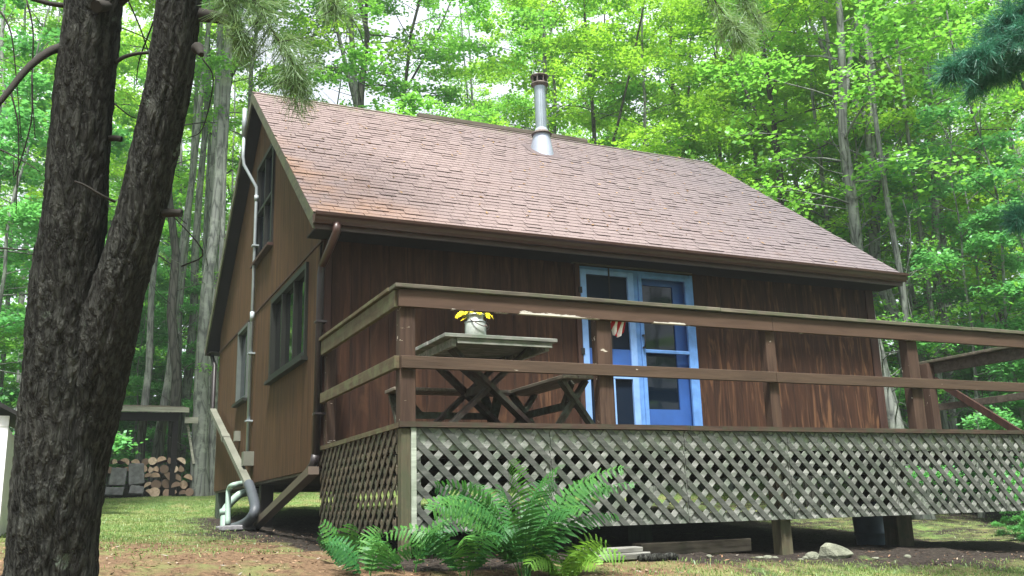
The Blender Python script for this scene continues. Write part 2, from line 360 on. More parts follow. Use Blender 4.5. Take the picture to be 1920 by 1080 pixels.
# ------------------------------------------------------------------ ground
def lawn_mask(x, y):
    wob = .35*np.sin(x*1.3+1)+.25*np.sin(x*2.9+y*1.7)+.2*np.sin(y*2.3-x)
    left = np.clip((y-(-2.6+wob))/6.0, 0, 1)**1.2*np.clip((-.25-x+np.clip(y-6.3, 0, 2))/.9, 0, 1)*np.clip((13.0-y)/.5, 0, 1)
    back = np.clip((y-7.6)/.6, 0, 1)*np.clip((17.5-y)/2, 0, 1)*np.clip((x-.2)/.5, 0, 1)*np.clip((22-x)/4, 0, 1)
    front = .85*np.clip((-2.86-wob*.3-y)/.75, 0, 1)*np.clip((x-.9-wob)/2.2, 0, 1)*np.clip((y+40)/5, 0, 1)
    right = .42*np.clip((x-7.8)/.6, 0, 1)*np.clip((y+1.2)/1.2, 0, 1)*np.clip((13.5-x)/2, 0, 1)*np.clip((9-y)/1, 0, 1)
    return np.clip(left+back+front+right, 0, 1)
def needle_mask(x, y):
    wob = .4*np.sin(x*1.7)+.3*np.sin(x*3.9+y)
    a = np.clip((2.2+wob-y)/2.0, 0, 1)*np.clip((-.15-x-.0*y)/.5, 0, 1)
    b = np.clip((-2.85+.12*wob-y)/.3, 0, 1)*np.clip((3.6+wob-x)/2.2, .25, 1)
    return np.clip(np.maximum(a, b), 0, 1)
def axis_pts(lo, hi, fine_lo, fine_hi, st):
    a = list(np.arange(fine_lo, fine_hi, st)); s = st; p = fine_hi
    while p < hi: a.append(p); s *= 1.22; p += s
    a.append(hi); s = st; p = fine_lo; b = []
    while p > lo: s *= 1.22; p -= s; b.append(p)
    return np.array(sorted(b)+a)
gx = axis_pts(-150, 200, -4.5, 11, .14); gy = axis_pts(-120, 250, -6, 16, .14)
X, Y = np.meshgrid(gx, gy); Z = ground_z(X, Y)
Z += rng.normal(0, .008, Z.shape)*(np.abs(X) < 14)
nx, ny = len(gx), len(gy); idx = np.arange(nx*ny).reshape(ny, nx)
F = np.stack([idx[:-1, :-1], idx[:-1, 1:], idx[1:, 1:], idx[1:, :-1]], -1).reshape(-1, 4)
n = N('ground_soil'); P = n.coord('World'); lw = n.attr('lawn'); nd = n.attr('needles')
br = n.noise(P, 2.2, 7, .62); fi = n.noise(P, 26, 5, .7); sp = n.vor(P, 38, 'F1', 'Color')
dirt = n.mix(n.ramp(fi, [(.35, 0.), (.65, 1.)]), (.012, .0095, .008), (.062, .052, .044))
dirt = n.mix(n.ramp(n.vor(P, 30), [(.10, .5), (.16, 0.)]), dirt, (.17, .16, .15))
need = n.mix(n.ramp(fi, [(.3, 0.), (.7, 1.)]), (.06, .038, .023), (.235, .155, .095))
need = n.mix(n.ramp(br, [(.5, 0.), (.64, .7)]), need, (.17, .20, .075))
gr = n.mix(n.ramp(fi, [(.3, 0.), (.7, 1.)]), (.06, .11, .035), (.19, .28, .085))
gr = n.mix(n.ramp(br, [(.46, 0.), (.62, .7)]), gr, (.24, .20, .10))
nb = n.math('ADD', nd, n.math('MULTIPLY', n.math('SUBTRACT', br, .5), 1.4)); c = n.mix(n.ramp(nb, [(.25, 0.), (.5, 1.)]), dirt, need)
lb = n.math('ADD', lw, n.math('MULTIPLY', n.math('SUBTRACT', n.noise(P, 3.2, 7, .65), .5), 2.2)); c = n.mix(n.ramp(lb, [(.25, 0.), (.75, 1.)]), c, gr)
gm = n.bsdf(c, .95, 0, n.bump(n.math('ADD', fi, n.noise(P, 90, 3)), .8, .03), .1)
g = mesh_np('ground', np.stack([X, Y, Z], -1).reshape(-1, 3), F, gm, smooth=True, attrs={('lawn', 'POINT'): lawn_mask(X, Y).ravel(), ('needles', 'POINT'): needle_mask(X, Y).ravel()})
g['kind'] = 'structure'

def blades(name, px, py, hmin, hmax, wd, mat, flop=.5):
    k = len(px); z = ground_z(px, py); h = rng.uniform(hmin, hmax, k); a = rng.uniform(0, 6.283, k); t = rng.uniform(0, 6.283, k)
    lean = rng.uniform(.1, flop, k)*h*1.2; w_ = wd*rng.uniform(.6, 1.3, k)
    b = np.stack([px, py, z-.005], 1); dx = np.stack([np.cos(a)*w_, np.sin(a)*w_, 0*w_], 1)
    tip = b+np.stack([np.cos(t)*lean, np.sin(t)*lean, h], 1); mid = b+np.stack([np.cos(t)*lean*.35, np.sin(t)*lean*.35, h*.6], 1)
    V = np.stack([b-dx, b+dx, mid+dx*.8, tip, mid-dx*.8], 1).reshape(-1, 3)
    i = np.arange(k)[:, None]*5; F1 = i+np.array([[0, 1, 2, 4]]); F2 = i+np.array([[4, 2, 3, 3]])
    me_o = mesh_np(name, V, np.concatenate([F1]), mat, attrs={('rnd', 'FACE'): rng.random(k)})
    return me_o
def scatter(x0, x1, y0, y1, k, mask):
    px = rng.uniform(x0, x1, k); py = rng.uniform(y0, y1, k); m = rng.random(k) < mask(px, py); return px[m], py[m]
gp = [scatter(-4.5, 1.2, -4.2, 13.2, 130000, lawn_mask), scatter(1, 9, -6.5, -3, 90000, lawn_mask), scatter(0, 14, -1, 17, 80000, lawn_mask),
      scatter(-4, 9, -6, 1.5, 9000, lambda x, y: .6*np.clip(np.sin(x*2.1)*np.sin(y*1.9+1)+.1, 0, 1)*((y < -2.9) | (x < -.1)))]
tag(blades('grass', np.concatenate([q[0] for q in gp]), np.concatenate([q[1] for q in gp]), .018, .055, .0035, M['grass'], 1.0),
    'short patchy lawn grass around the cabin', 'grass', kind='stuff')
# fallen needles, dead leaves and bits of bark
def litter():
    k = 52000; px = rng.uniform(-4, 10, k); py = rng.uniform(-6, 5, k)
    m = rng.random(k) < np.clip(needle_mask(px, py)+.25*(py < -2.2)+.25*((py > -.5) & (py < 2.5) & (px < 1.5)), 0, 1); px, py = px[m], py[m]; k = len(px)
    z = ground_z(px, py)+.006; a = rng.uniform(0, 6.28, k); L = rng.uniform(.006, .030, k)*rng.choice([1, 1, .6], k); W_ = rng.uniform(.0015, .007, k)
    d = np.stack([np.cos(a)*L, np.sin(a)*L, rng.uniform(-.3, .5, k)*L], 1); e = np.stack([-np.sin(a)*W_, np.cos(a)*W_, rng.uniform(-.5, .8, k)*W_], 1)
    b = np.stack([px, py, z], 1); V = np.stack([b-d, b-e, b+d, b+e], 1).reshape(-1, 3); F = np.arange(k*4).reshape(-1, 4)
    n = N('litter'); c = n.ramp(n.attr('rnd'), [(0, (.05, .03, .018)), (.5, (.19, .105, .058)), (.8, (.24, .16, .10)), (1, (.24, .22, .19))])
    return mesh_np('leaves', V, F, n.bsdf(c, .9), attrs={('rnd', 'FACE'): rng.random(k)})
tag(litter(), 'fallen brown needles and dead leaves on the bare soil', 'leaf litter', kind='stuff')
n = N('forest_floor_plants')

# ------------------------------------------------------------------ cabin
L, W, ZB, EV, OV, ZE, ZR = 7.362, 7.059, -.20, .37, .17, 2.236, 5.203
SL = (ZR-ZE)/(W/2+EV); TH = .13
def roof_z(y): return ZR-abs(y-W/2)*SL
cabin = empty('cabin', (L/2, W/2, gz(L/2, W/2)), 'brown wooden cabin with a pink shingle roof and blue doors, raised on posts', 'cabin')
# front wall with door opening; door x 2.93..4.45, z 0..2.04
DX0, DX1, DZ = 2.93, 4.45, 2.04
WT = roof_z(0)-TH-.04
m = MB(); m.box(0, DX0-.06, 0, .1, ZB, WT); m.box(DX1+.0, L, 0, .1, ZB, WT); m.box(DX0-.06, DX1, 0, .1, DZ+.02, WT); m.box(DX0-.06, DX1, .0, .1, ZB, 0)
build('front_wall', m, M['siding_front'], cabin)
def gable_poly(x, z0=None):
    z0 = ZB if z0 is None else z0
    zz = roof_z(0)-TH-.01
    return [(x, .0, z0), (x, W, z0), (x, W, zz), (x, W/2, ZR-TH-.01), (x, .0, zz)]
# gable wall with window openings
def gable_wall(x0, th, holes, mat, name):
    """wall split into vertical strips at the holes' edges so that the holes are real"""
    m = MB(); ys = sorted({0.0, W/2, W}|{h for hh in holes for h in hh[:2]})
    zt = lambda y: roof_z(y)-TH-.01
    for a, b in zip(ys[:-1], ys[1:]):
        cuts = sorted([(h[2], h[3]) for h in holes if h[0] <= a+1e-6 and h[1] >= b-1e-6]); z = ZB
        for c0, c1 in cuts: m.box(x0, x0+th, a, b, z, c0); z = c1
        m.poly_prism([(x0, a, z), (x0, b, z), (x0, b, zt(b)), (x0, a, zt(a))], (th, 0, 0))
    return build(name, m, mat, cabin)
WIN = [(.60, 2.52, .98, 1.98), (4.17, 5.02, .98, 2.02), (2.68, 3.86, 2.78, 4.18)]
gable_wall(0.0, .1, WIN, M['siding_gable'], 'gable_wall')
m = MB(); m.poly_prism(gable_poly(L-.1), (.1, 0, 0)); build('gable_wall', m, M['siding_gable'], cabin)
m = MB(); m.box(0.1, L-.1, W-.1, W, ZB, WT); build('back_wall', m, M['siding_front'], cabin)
m = MB(); m.box(.02, L-.02, .02, W-.02, ZB-.03, ZB-.003); [m.box(.1, L-.1, y, y+.05, ZB-.12, ZB-.03) for y in (.03, .2, 3.5)]
m.box(.11, L-.11, .11, W-.11, -.05, .0)
build('floor_frame', m, M['timber'], cabin)
m = MB(); m.box(-.012, -.0, 0, W, 2.055, 2.085); build('siding_seam', m, M['trim_brown'], cabin)
# interior dark lining
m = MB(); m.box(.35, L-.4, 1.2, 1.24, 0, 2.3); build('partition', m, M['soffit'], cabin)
# corner trims
m = MB(); m.box(L-.11, L+.018, -.022, -.002, ZB, WT); m.box(L+.002, L+.02, -.0, .1, ZB, WT); m.box(.0, .09, -.022, -.002, ZB, WT); build_each('corner_trim', m, M['trim_brown'], cabin)
# roof deck
def slab(y0, y1, t0, t1, x0, x1, mb=None):
    mb = mb or MB()
    mb.poly_prism([(x0, y0, roof_z(y0)-t0), (x0, y1, roof_z(y1)-t0), (x0, y1, roof_z(y1)-t1), (x0, y0, roof_z(y0)-t1)], (x1-x0, 0, 0)); return mb
m = slab(-EV, W/2, .018, TH, -OV, L+OV); slab(W/2, W+EV, .018, TH, -OV, L+OV, m)
roof = build('roof', m, M['soffit'], cabin)
# shingle tabs
m = MB(); at = []; sdv = Vector((0, 1, SL)).normalized(); nv = Vector((0, -SL, 1)).normalized()
slen = (W/2+EV)*math.sqrt(1+SL*SL); nC = 44; ex = slen/nC
for side in (0, 1):
    for r_ in range(nC+(0 if side else 1)):
        off = (r_*.37 % 1)*.3; x = -OV-.02-off; shade = random.uniform(-.12, .12)
        while x < L+OV+.02:
            xa = max(x, -OV-.025); xb = min(x+.170, L+OV+.025); x += .175
            if xb-xa < .03: continue
            s0 = r_*ex-.02; s1 = min(s0+ex*1.6, slen); lift = random.choice([0, 0, 0, 0, .003, .007]) + .011
            if r_ >= nC: s0 = slen-.12; s1 = slen-.002; lift = .02
            def P3(s_, h, x_):
                v = Vector((x_, -EV, ZE))+sdv*s_+nv*h
                if side: v.y = W-v.y
                return v
            jt = random.uniform(-.004, .004)
            q = [P3(s0+jt, lift-.008, xa), P3(s0+jt+random.uniform(-.002, .004), lift-.008, xb), P3(s1, -.006, xb), P3(s1, -.006, xa),
                 P3(s0+jt, lift, xa), P3(s0+jt, lift, xb), P3(s1, .002, xb), P3(s1, .002, xa)]
            fs = [(0, 3, 2, 1), (4, 5, 6, 7), (0, 1, 5, 4), (1, 2, 6, 5), (3, 0, 4, 7)]
            m.add(q, fs if not side else [tuple(reversed(f)) for f in fs]); t = min(1, max(0, random.gauss(.52, .065)+shade*.3-(.38 if random.random() < .010 else 0)))
            at += [t]*5
build('shingles', m, M['shingle'], roof, attr=at)
def roof_litter():
    k = 520; r = np.random.default_rng(8); x = r.uniform(-.1, L+.1, k); t = r.random(k)**.8; y = -EV+.05+t*(W/2+EV-.1); z = roof_z(0)*0+ZR-np.abs(y-W/2)*SL+.026
    a = r.uniform(0, 6.28, k); l = r.uniform(.012, .04, k); w2 = r.uniform(.002, .012, k); c_, s_ = np.cos(a), np.sin(a); b = np.stack([x, y, z], 1)
    d = np.stack([c_*l, s_*l, s_*l*SL], 1); e_ = np.stack([-s_*w2, c_*w2, c_*w2*SL+.003], 1)
    n = N('roof_litter'); c = n.ramp(n.attr('rnd'), [(0, (.05, .03, .018)), (.6, (.16, .09, .045)), (1, (.30, .20, .10))])
    return mesh_np('leaves', np.stack([b-d, b-e_, b+d, b+e_], 1).reshape(-1, 3), np.arange(k*4).reshape(-1, 4), n.bsdf(c, .9), attrs={('rnd', 'FACE'): r.random(k)})
tag(roof_litter(), 'small brown needles and leaf scraps lying on the roof shingles', 'leaf litter', kind='stuff')
# rake boards on both gable ends
m = MB()
for x0 in (-OV-.024, L+OV+.002):
    for (a, b) in ((-EV-.01, W/2), (W/2, W+EV+.01)):
        m.poly_prism([(x0, a, roof_z(a)-.004), (x0, b, roof_z(b)-.004), (x0, b, roof_z(b)-TH-.03), (x0, a, roof_z(a)-TH-.03)], (.022, 0, 0))
build_each('rake_board', m, M['rake'], roof)
m = MB(); m.box(-.10, -.002, 0.03, .06, 0, .01)
m = MB()                                                                   # far slope's wide dark return below the rake
x0 = -OV-.001
m.box(-OV, L+OV, -EV-.012, -EV+.01, ZE-.17, ZE-.022)
m.box(-OV, L+OV, W+EV-.01, W+EV+.012, ZE-.17, ZE-.022)
build_each('fascia', m, M['gutter'], roof)
m = MB(); m.box(-OV+.01, L+OV-.01, -EV+.01, -.0, ZE-.165, ZE-.15); m.box(-OV+.01, L+OV-.01, W, W+EV-.01, ZE-.165, ZE-.15); build_each('soffit', m, M['soffit'], roof)
# gutters: K profile swept along X
def gutter(yf, sgn, name):
    pr = [(0, 0), (.0, -.095), (.055, -.10), (.075, -.075), (.085, -.045), (.112, -.028), (.118, .0), (.106, .0), (.10, -.02), (.07, -.04), (.05, -.085), (.012, -.085), (.012, 0)]
    m = MB(); k = len(pr); z0 = ZE-.028
    for x in (-OV-.02, L+OV+.02):
        m.v += [(x, yf-sgn*p[0], z0+p[1]) for p in pr]
    m.f = [(i, (i+1) % k, (i+1) % k+k, i+k) for i in range(k)]+[tuple(range(k)), tuple(range(2*k-1, k-1, -1))]
    m.m = [0]*len(m.f); m.sm = [False]*len(m.f); return build(name, m, M['gutter'], cabin)
gutter(-EV-.014, 1, 'gutter'); gutter(W+EV+.014, -1, 'gutter')
# front corner downspout (rectangular) with elbows and a tan leader running out over the ground
m = MB(); cx = .03
pts = [(.03, -EV-.07, ZE-.11), (.03, -EV-.07, ZE-.20), (.01, -.30, ZE-.31), (-.02, -.09, ZE-.46), (-.03, -.075, ZE-.56), (-.045, -.075, -.08), (-.06, -.06, -.16), (-.10, .12, -.27)]
m.tube(pts[:6], .038, 8, 0, ell=.8); m.tube(pts[5:], .042, 8, 0, ell=.8)
for z in (.3, 1.2): m.box(-.075, .03, -.125, -.02, z, z+.02)
dsp = build('downspout', m, M['spout_dark'], cabin)
m = MB(); m.tube([pts[0], pts[1], pts[2], pts[3]], .042, 8, 0, ell=.8); build('downspout_elbow', m, M['gutter'], dsp)
m = MB(); e1 = un(588, 882, 0, -.1); e2 = un(472, 993, 0, -.12); m.beam(e1, e2, .10, .075); build('downspout_leader', m, M['spout_tan'], dsp)
# rear corner downspout, grey leader crossing the gable foot, corrugated hose
m = MB(); yb = W+.04
m.tube([(-.08, W+EV+.07, ZE-.1), (-.08, W+.25, 2.0), (-.07, yb, 1.85), (-.07, yb, 1.15), (-.08, yb-.05, 1.04)], .045, 8, ell=.8)
d2 = build('downspout', m, M['spout_dark'], cabin)
m = MB(); a = un(399, 770, 0, -.11); b = un(466, 910, 0, -.14); m.beam(a, b, .095, .07); mid = a*.55+b*.45
m.beam(a+(mid-a)*.9+np.array([-.004, 0, 0]), mid+np.array([-.004, 0, 0]), .11, .085); build('downspout_leader', m, M['spout_grey'], d2)
m = MB(); hp = [un(466, 906, 0, -.15), un(474, 930, 0, -.16), un(478, 955, 0, -.2), un(468, 975, 0, -.24), un(448, 987, 0, -.26), un(424, 992, 0, -.28)]
def cr(P, k=8):
    P = [Vector(p) for p in P]; P = [P[0]*2-P[1]]+P+[P[-1]*2-P[-2]]; o = []
    for i in range(1, len(P)-2):
        for j in range(k):
            t = j/k; a, b, c, d = P[i-1], P[i], P[i+1], P[i+2]
            o.append(.5*((2*b)+(-a+c)*t+(2*a-5*b+4*c-d)*t*t+(-a+3*b-3*c+d)*t**3))
    return o+[P[-2]]
hc = cr(hp, 12); m.tube(hc, [.062 if i % 2 else .052 for i in range(len(hc))], 12); build('drain_hose', m, M['hose'], d2)
# pale green drain pipe pair
m = MB(); q = [un(466, 905, 0, -.05), un(440, 909, 0, -.3), un(430, 916, 0, -.32), un(428, 935, 0, -.33), un(427, 985, 0, -.34)]
m.tube(cr(q, 6), .034, 10)
m.tube(cr([un(482, 922, 0, .12), un(455, 925, 0, -.1), un(440, 935, 0, -.2), un(424, 953, 0, -.3), un(421, 965, 0, -.32), un(420, 992, 0, -.33)], 6), .05, 12)
m.tube([un(421, 955, 0, -.32), un(421, 966, 0, -.32)], .062, 12)
tag(build('drain_pipe', m, M['pvc']), 'pale green plastic drain pipes bending down beside the gable wall', 'drain pipe')
m = MB(); p0 = un(428, 998, 0, -.4); m.box(p0[0]-.12, p0[0]+.25, p0[1]-.35, p0[1]+.2, gz(p0[0], p0[1])-.02, gz(p0[0], p0[1])+.035, j=.012)
tag(build('splash_stone', m, M['cinder'], bevel=.01), 'flat grey stone under the mouth of the drain hose', 'stone')
# conduit mast on the gable wall
m = MB(); ym = 3.72
ch = [(-.05, ym, .08), (-.05, ym, 3.72), (-.055, ym, 3.86), (-.235, ym+.02, 4.18), (-.25, ym+.02, 4.30), (-.25, ym+.02, 4.62)]
m.tube(ch, .022, 12); m.tube([(-.25, ym+.02, 4.60), (-.25, ym+.02, 5.02)], .033, 12)
m.tube([(-.05, ym, 1.95), (-.05, ym, 2.08)], .030, 12); m.tube([(-.05, ym, 3.66), (-.05, ym, 3.74)], .030, 12)
for z in (.6, 1.5, 3.0): m.box(-.09, 0, ym-.05, ym+.05, z, z+.02)
build('conduit', m, M['conduit'], cabin)
m = MB(); m.box(-.13, 0, ym-.22, ym-.05, .02, .2); m.box(-.08, 0, ym+.9, ym+1.0, .42, .56); build_each('outlet_box', m, M['spout_grey'], cabin)

# windows in gable wall (plane x=0; looking along +x)
def window(y0, y1, z0, z1, fr, verticals, horizontals, pane, fm=.055, proud=.03, sillm=None):
    m = MB(); x = -proud
    m.box(x, .06, y0-.01, y0+fm, z0-.01, z1+.01); m.box(x, .06, y1-fm, y1+.01, z0-.01, z1+.01)
    m.box(x, .06, y0+fm, y1-fm, z1-fm, z1+.01); m.box(x, .06, y0+fm, y1-fm, z0-.01, z0+fm)
    o = build('window', m, fr, cabin)
    m = MB()
    for v in verticals: m.box(x+.012, .055, v-.02, v+.02, z0+fm, z1-fm)
    for h in horizontals: m.box(x+.008, .055, y0+fm, y1-fm, h-.022, h+.022)
    if m.v: build_each('muntin', m, fr, o)
    m = MB(); m.box(.03, .038, y0+fm, y1-fm, z0+fm, z1-fm); build('pane', m, pane, o)
    m = MB(); m.box(-.075, -.0, y0-.05, y1+.05, z0-.05, z0-.012); build('sill', m, sillm or fr, o)
    return o
w_ = WIN[0]; window(*w_, M['window_frame'], [w_[0]+.64, w_[0]+1.28], [], M['glass'])
w_ = WIN[1]; window(*w_, M['window_grey'], [], [], M['glass_blue'], fm=.032, sillm=M['window_frame'])
w_ = WIN[2]; window(*w_, M['window_frame'], [(w_[0]+w_[1])/2], [(w_[2]+w_[3])/2], M['glass_blue'], sillm=M['trim_brown'])

# chimney
CX, CY = 3.93, 2.70; zb_ = roof_z(CY)
ch = empty('chimney', (CX, CY, zb_), None, None); ch.parent = cabin; ch.location = Vector((CX, CY, zb_))-ORG['cabin']
def lath(name, prof, mat, n_=28, par=ch, r=1):
    m = MB(); m.lathe((CX, CY, 0), prof, n_); o = build(name, m, mat, par); return o
m = MB(); k = 28; ring0 = []; ring1 = []
for i in range(k):
    a = 2*math.pi*i/k; rx, ry = .165*math.cos(a), .19*math.sin(a); ring0.append((CX+rx, CY+ry, roof_z(CY+ry)+.012)); ring1.append((CX+.115*math.cos(a), CY+.115*math.sin(a), zb_+.30))
m.add(ring0+ring1, [(i, (i+1) % k, (i+1) % k+k, i+k) for i in range(k)], 0, True)
m.lathe((CX, CY, 0), [(.115, zb_+.30), (.09, zb_+.36)], 28)
build('flashing', m, M['flash'], ch)
m = MB(); sk_ = [(CX-.26, CY-.24), (CX+.26, CY-.24), (CX+.26, CY+.2), (CX-.26, CY+.2)]
m.add([(x, y, roof_z(y)+.019) for x, y in sk_]+[(x, y, roof_z(y)+.013) for x, y in sk_], [(0, 1, 2, 3), (0, 4, 5, 1), (1, 5, 6, 2)]); build('flashing_skirt', m, M['shingle'], ch)
lath('storm_collar', [(.09, zb_+.335), (.155, zb_+.275), (.155, zb_+.265), (.09, zb_+.27)], M['rust'])
m = MB(); m.lathe((CX, CY, 0), [(.088, zb_+.2), (.088, zb_+1.08)], 28); m.box(CX-.004, CX+.004, CY-.094, CY-.08, zb_+.3, zb_+1.08); m.box(CX-.04, CX-.034, CY-.085, CY-.07, zb_+.3, zb_+1.08)
build('flue', m, M['steel'], ch)
m = MB(); zc = zb_+1.04; m.lathe((CX, CY, 0), [(.088, zc), (.135, zc+.03), (.135, zc+.05), (.10, zc+.055)], 28)
m.lathe((CX, CY, 0), [(.09, zc+.15), (.14, zc+.155), (.14, zc+.175), (.05, zc+.21), (.001, zc+.215)], 28)
for i in range(8):
    a = i*.785; m.beam((CX+.115*math.cos(a), CY+.115*math.sin(a), zc+.05), (CX+.115*math.cos(a), CY+.115*math.sin(a), zc+.16), .035, .012)
build('chimney_cap', m, M['rust'], ch)
m = MB(); m.lathe((CX, CY, 0), [(.075, zc+.02), (.075, zc+.16)], 20); build('flue_core', m, M['black'], ch)
m = MB(); a = un(783, 214, 1, W/2+.06); b = un(1098, 268, 1, W/2+.06)
m.beam((a[0], W/2+.06, ZR+.045), (b[0], W/2+.06, ZR+.045), .12, .06); build('ridge_board', m, M['timber'], roof)

# door unit
dr = M['blue']; y0 = -.03
fr = MB(); fr.box(DX0-.062, DX0-.004, -.045, .1, 0, DZ+.02); build('door_casing', fr, M['trim_brown'], cabin)
m = MB(); m.box(DX0-.09, DX1+.02, -.05, -.0, DZ+.022, DZ+.07); build('door_head', m, M['cap'], cabin)
m = MB(); xm = 3.665
m.box(DX1-.022, DX1+.018, y0-.012, .1, 0, DZ); m.box(DX0, DX1-.022, y0-.0, .1, DZ-.03, DZ+.0); m.box(xm-.03, xm+.03, y0-.004, .08, 0, DZ-.03)
build('door_frame', m, M['blue'], cabin)
def pane(par, x0, x1, z0, z1, y, mat, name='pane'):
    m = MB(); m.box(x0, x1, y, y+.006, z0, z1); return build(name, m, mat, par)
# left leaf
a0, a1 = DX0+.002, xm-.032; m = MB(); yl = y0-.018
for (xa, xb, za, zb2) in [(a0, a0+.075, 0, DZ-.035), (a1-.08, a1, 0, DZ-.035), (a0+.075, a1-.08, 1.95, DZ-.035), (a0+.075, a1-.08, .76, .83), (a0+.075, a1-.08, 0, .06)]:
    m.box(xa, xb, yl, yl+.035, za, zb2)
dl = build('door', m, M['blue_pale'], cabin, bevel=.004); dl['label'] = 'screen door with narrow pale blue lower bars'
m = MB()
for xa in (3.165, 3.285): m.box(xa, xa+.035, yl+.003, yl+.03, .06, .76)
for xa in (3.14, 3.33): m.box(xa, xa+.022, yl+.003, yl+.03, .83, .90)
m.box(a0+.075, a1-.08, yl+.003, yl+.03, .885, .905)
build('door_bars', m, M['blue_pale'], dl)
pane(dl, a0+.06, a1-.06, .05, 1.96, yl+.04, M['screen'], 'screen')
pane(dl, a0+.075, a1-.08, .905, 1.10, yl+.022, M['blue_in'], 'door_panel')
m = MB(); m.box(3.295, 3.312, yl-.006, yl+.0, 1.10, DZ); build('cable', m, M['black'], dl)
m = MB()
for z in (1.72, 1.02, .3): m.box(a0-.03, a0+.012, yl-.008, yl+.002, z, z+.07)
build_each('hinge', m, M['black'], dl)
# right leaf (storm door) over a recessed inner door
b0, b1 = xm+.032, DX1-.024; m = MB()
for (xa, xb, za, zb2) in [(b0, b0+.05, 0, DZ-.035), (b1-.075, b1, 0, DZ-.035), (b0+.05, b1-.075, 1.955, DZ-.035), (b0+.05, b1-.075, 1.075, 1.11)]:
    m.box(xa, xb, yl, yl+.035, za, zb2)
drr = build('door', m, M['blue'], cabin, bevel=.004); drr['label'] = 'storm door with one crossbar and a deep blue kick panel'
m = MB(); yi = .05
for (xa, xb, za, zb2) in [(b0+.0, b0+.06, 0, 1.98), (b1-.19, b1, 0, 1.98), (b0+.06, b1-.19, 1.90, 1.98), (b0+.06, b1-.19, 0, .44)]:
    m.box(xa, xb, yi, yi+.03, za, zb2)
build('inner_door', m, M['blue_in'], drr)
m = MB(); m.box(b0+.05, b1-.075, yl+.005, yl+.03, 0, .06); build('kick_rail', m, M['blue'], drr)
m = MB(); m.box(b0+.05, b1-.18, .068, .074, .44, 1.91); build('pane', m, M['glass_blue'], drr)
m = MB(); m.box(b0+.05, b1-.075, yl+.012, yl+.03, 1.1, 1.118); build('crossbar', m, M['blue_pale'], drr)
m = MB(); m.tube([(b0+.02, yl-.03, 1.13), (b0+.02, yl-.045, 1.2), (b0+.02, yl-.03, 1.27)], .008, 6); m.box(b0+.008, b0+.032, yl-.034, yl, 1.12, 1.14); m.box(b0+.008, b0+.032, yl-.034, yl, 1.26, 1.28)
build('handle', m, M['black'], drr)
# pillars under the cabin
for (x, y, hw, mt) in [(.12, W-.25, .11, 'post_green'), (.14, 3.35, .08, 'spout_dark'), (.14, 4.0, .05, 'trim_brown'), (L-.2, .2, .14, 'post_olive'), (L-.2, W-.3, .12, 'post_green'), (L/2, .2, .1, 'post_green'), (L/2, W-.3, .1, 'post_green'), (2.0, W-.3, .1, 'post_green')]:
    m = MB(); m.box(x-hw, x+hw, y-hw, y+hw, gz(x, y)-.15, ZB-.03); build('pillar', m, M[mt], cabin, bevel=.01)

# ------------------------------------------------------------------ deck
D = 2.433; XR = 7.62; RH = 1.045
deck = empty('deck', (XR/2, -D/2, gz(XR/2, -D/2)), 'raised wooden deck with brown railing and grey diamond lattice skirt', 'deck')
m = MB(); nb_ = 17; bw = (D+.0)/nb_
for i in range(nb_): m.box(.02, XR, -D+i*bw+.004, -D+(i+1)*bw-.003, -.03-random.uniform(0, .003), -.001)
build('deck_boards', m, M['deck'], deck)
m = MB(); x = -.0                                             # lip boards along the edge, slightly uneven
while x < XR:
    x2 = min(x+random.uniform(1.8, 3), XR+.02); dz = random.uniform(-.003, .004); m.box(x+.002, x2-.002, -D-.035, -D+.0, -.035+dz, .004+dz); x = x2
build('deck_lip', m, M['deck'], deck)
m = MB(); m.box(.0, .02, -D, 0, -.035, .003); build('side_lip', m, M['rail_y'], deck)
m = MB(); m.box(.10, XR, -D+.012, -D+.045, -.20, -.036); build('rim_board', m, M['rim'], deck)
m = MB(); m.box(.03, .06, -D+.09, 0, -.20, -.036); m.box(XR-.03, XR, -D+.05, 0, -.2, -.036); [m.box(.1+i*.6, .14+i*.6, -D+.046, -.02, -.2, -.032) for i in range(13)]
build('joist', m, M['timber'], deck)
# lattice panels
ZL0, ZL1 = -.79, -.036
def lattice(u0, u1, plane, mats, pitch=.158, sw=.046, th=.008):
    """plane(u, d, z) -> xyz ; clipped diagonal slats"""
    H = ZL1-ZL0; out = []
    for layer, sgn in ((0, -1), (1, 1)):
        m = MB(); hw = sw*.5*math.sqrt(2)                       # half width measured along u
        k0 = int((u0-H)/pitch)-2; k1 = int((u1+H)/pitch)+2
        for k in range(k0, k1):
            c = k*pitch + (0 if layer == 0 else pitch*.45)
            # centre line: u = c + sgn*(z-ZL0)
            poly = [(c-hw, ZL0), (c+hw, ZL0), (c+hw+sgn*H, ZL1), (c-hw+sgn*H, ZL1)]
            for (lim, s_) in ((u0, 1), (u1, -1)):
                np_ = []
                for i in range(len(poly)):
                    p, q = poly[i], poly[(i+1) % len(poly)]; ip = (p[0]-lim)*s_ >= 0; iq = (q[0]-lim)*s_ >= 0
                    if ip: np_.append(p)
                    if ip != iq: t = (lim-p[0])/(q[0]-p[0]); np_.append((lim, p[1]+t*(q[1]-p[1])))
                poly = np_
                if len(poly) < 3: break
            if len(poly) < 3: continue
            ja = random.uniform(-.001, .001)
            d0 = (0 if layer == 0 else th+.001)+ja; A = [plane(u, d0, z) for u, z in poly]; o_ = Vector(plane(0, d0+th-.001, 0))-Vector(plane(0, d0, 0))
            m.poly_prism(A, o_)
        out.append((m, mats[layer]))
    return out
edges = [.135, 1.24, 2.50, 3.60, 4.86, 6.27, XR]
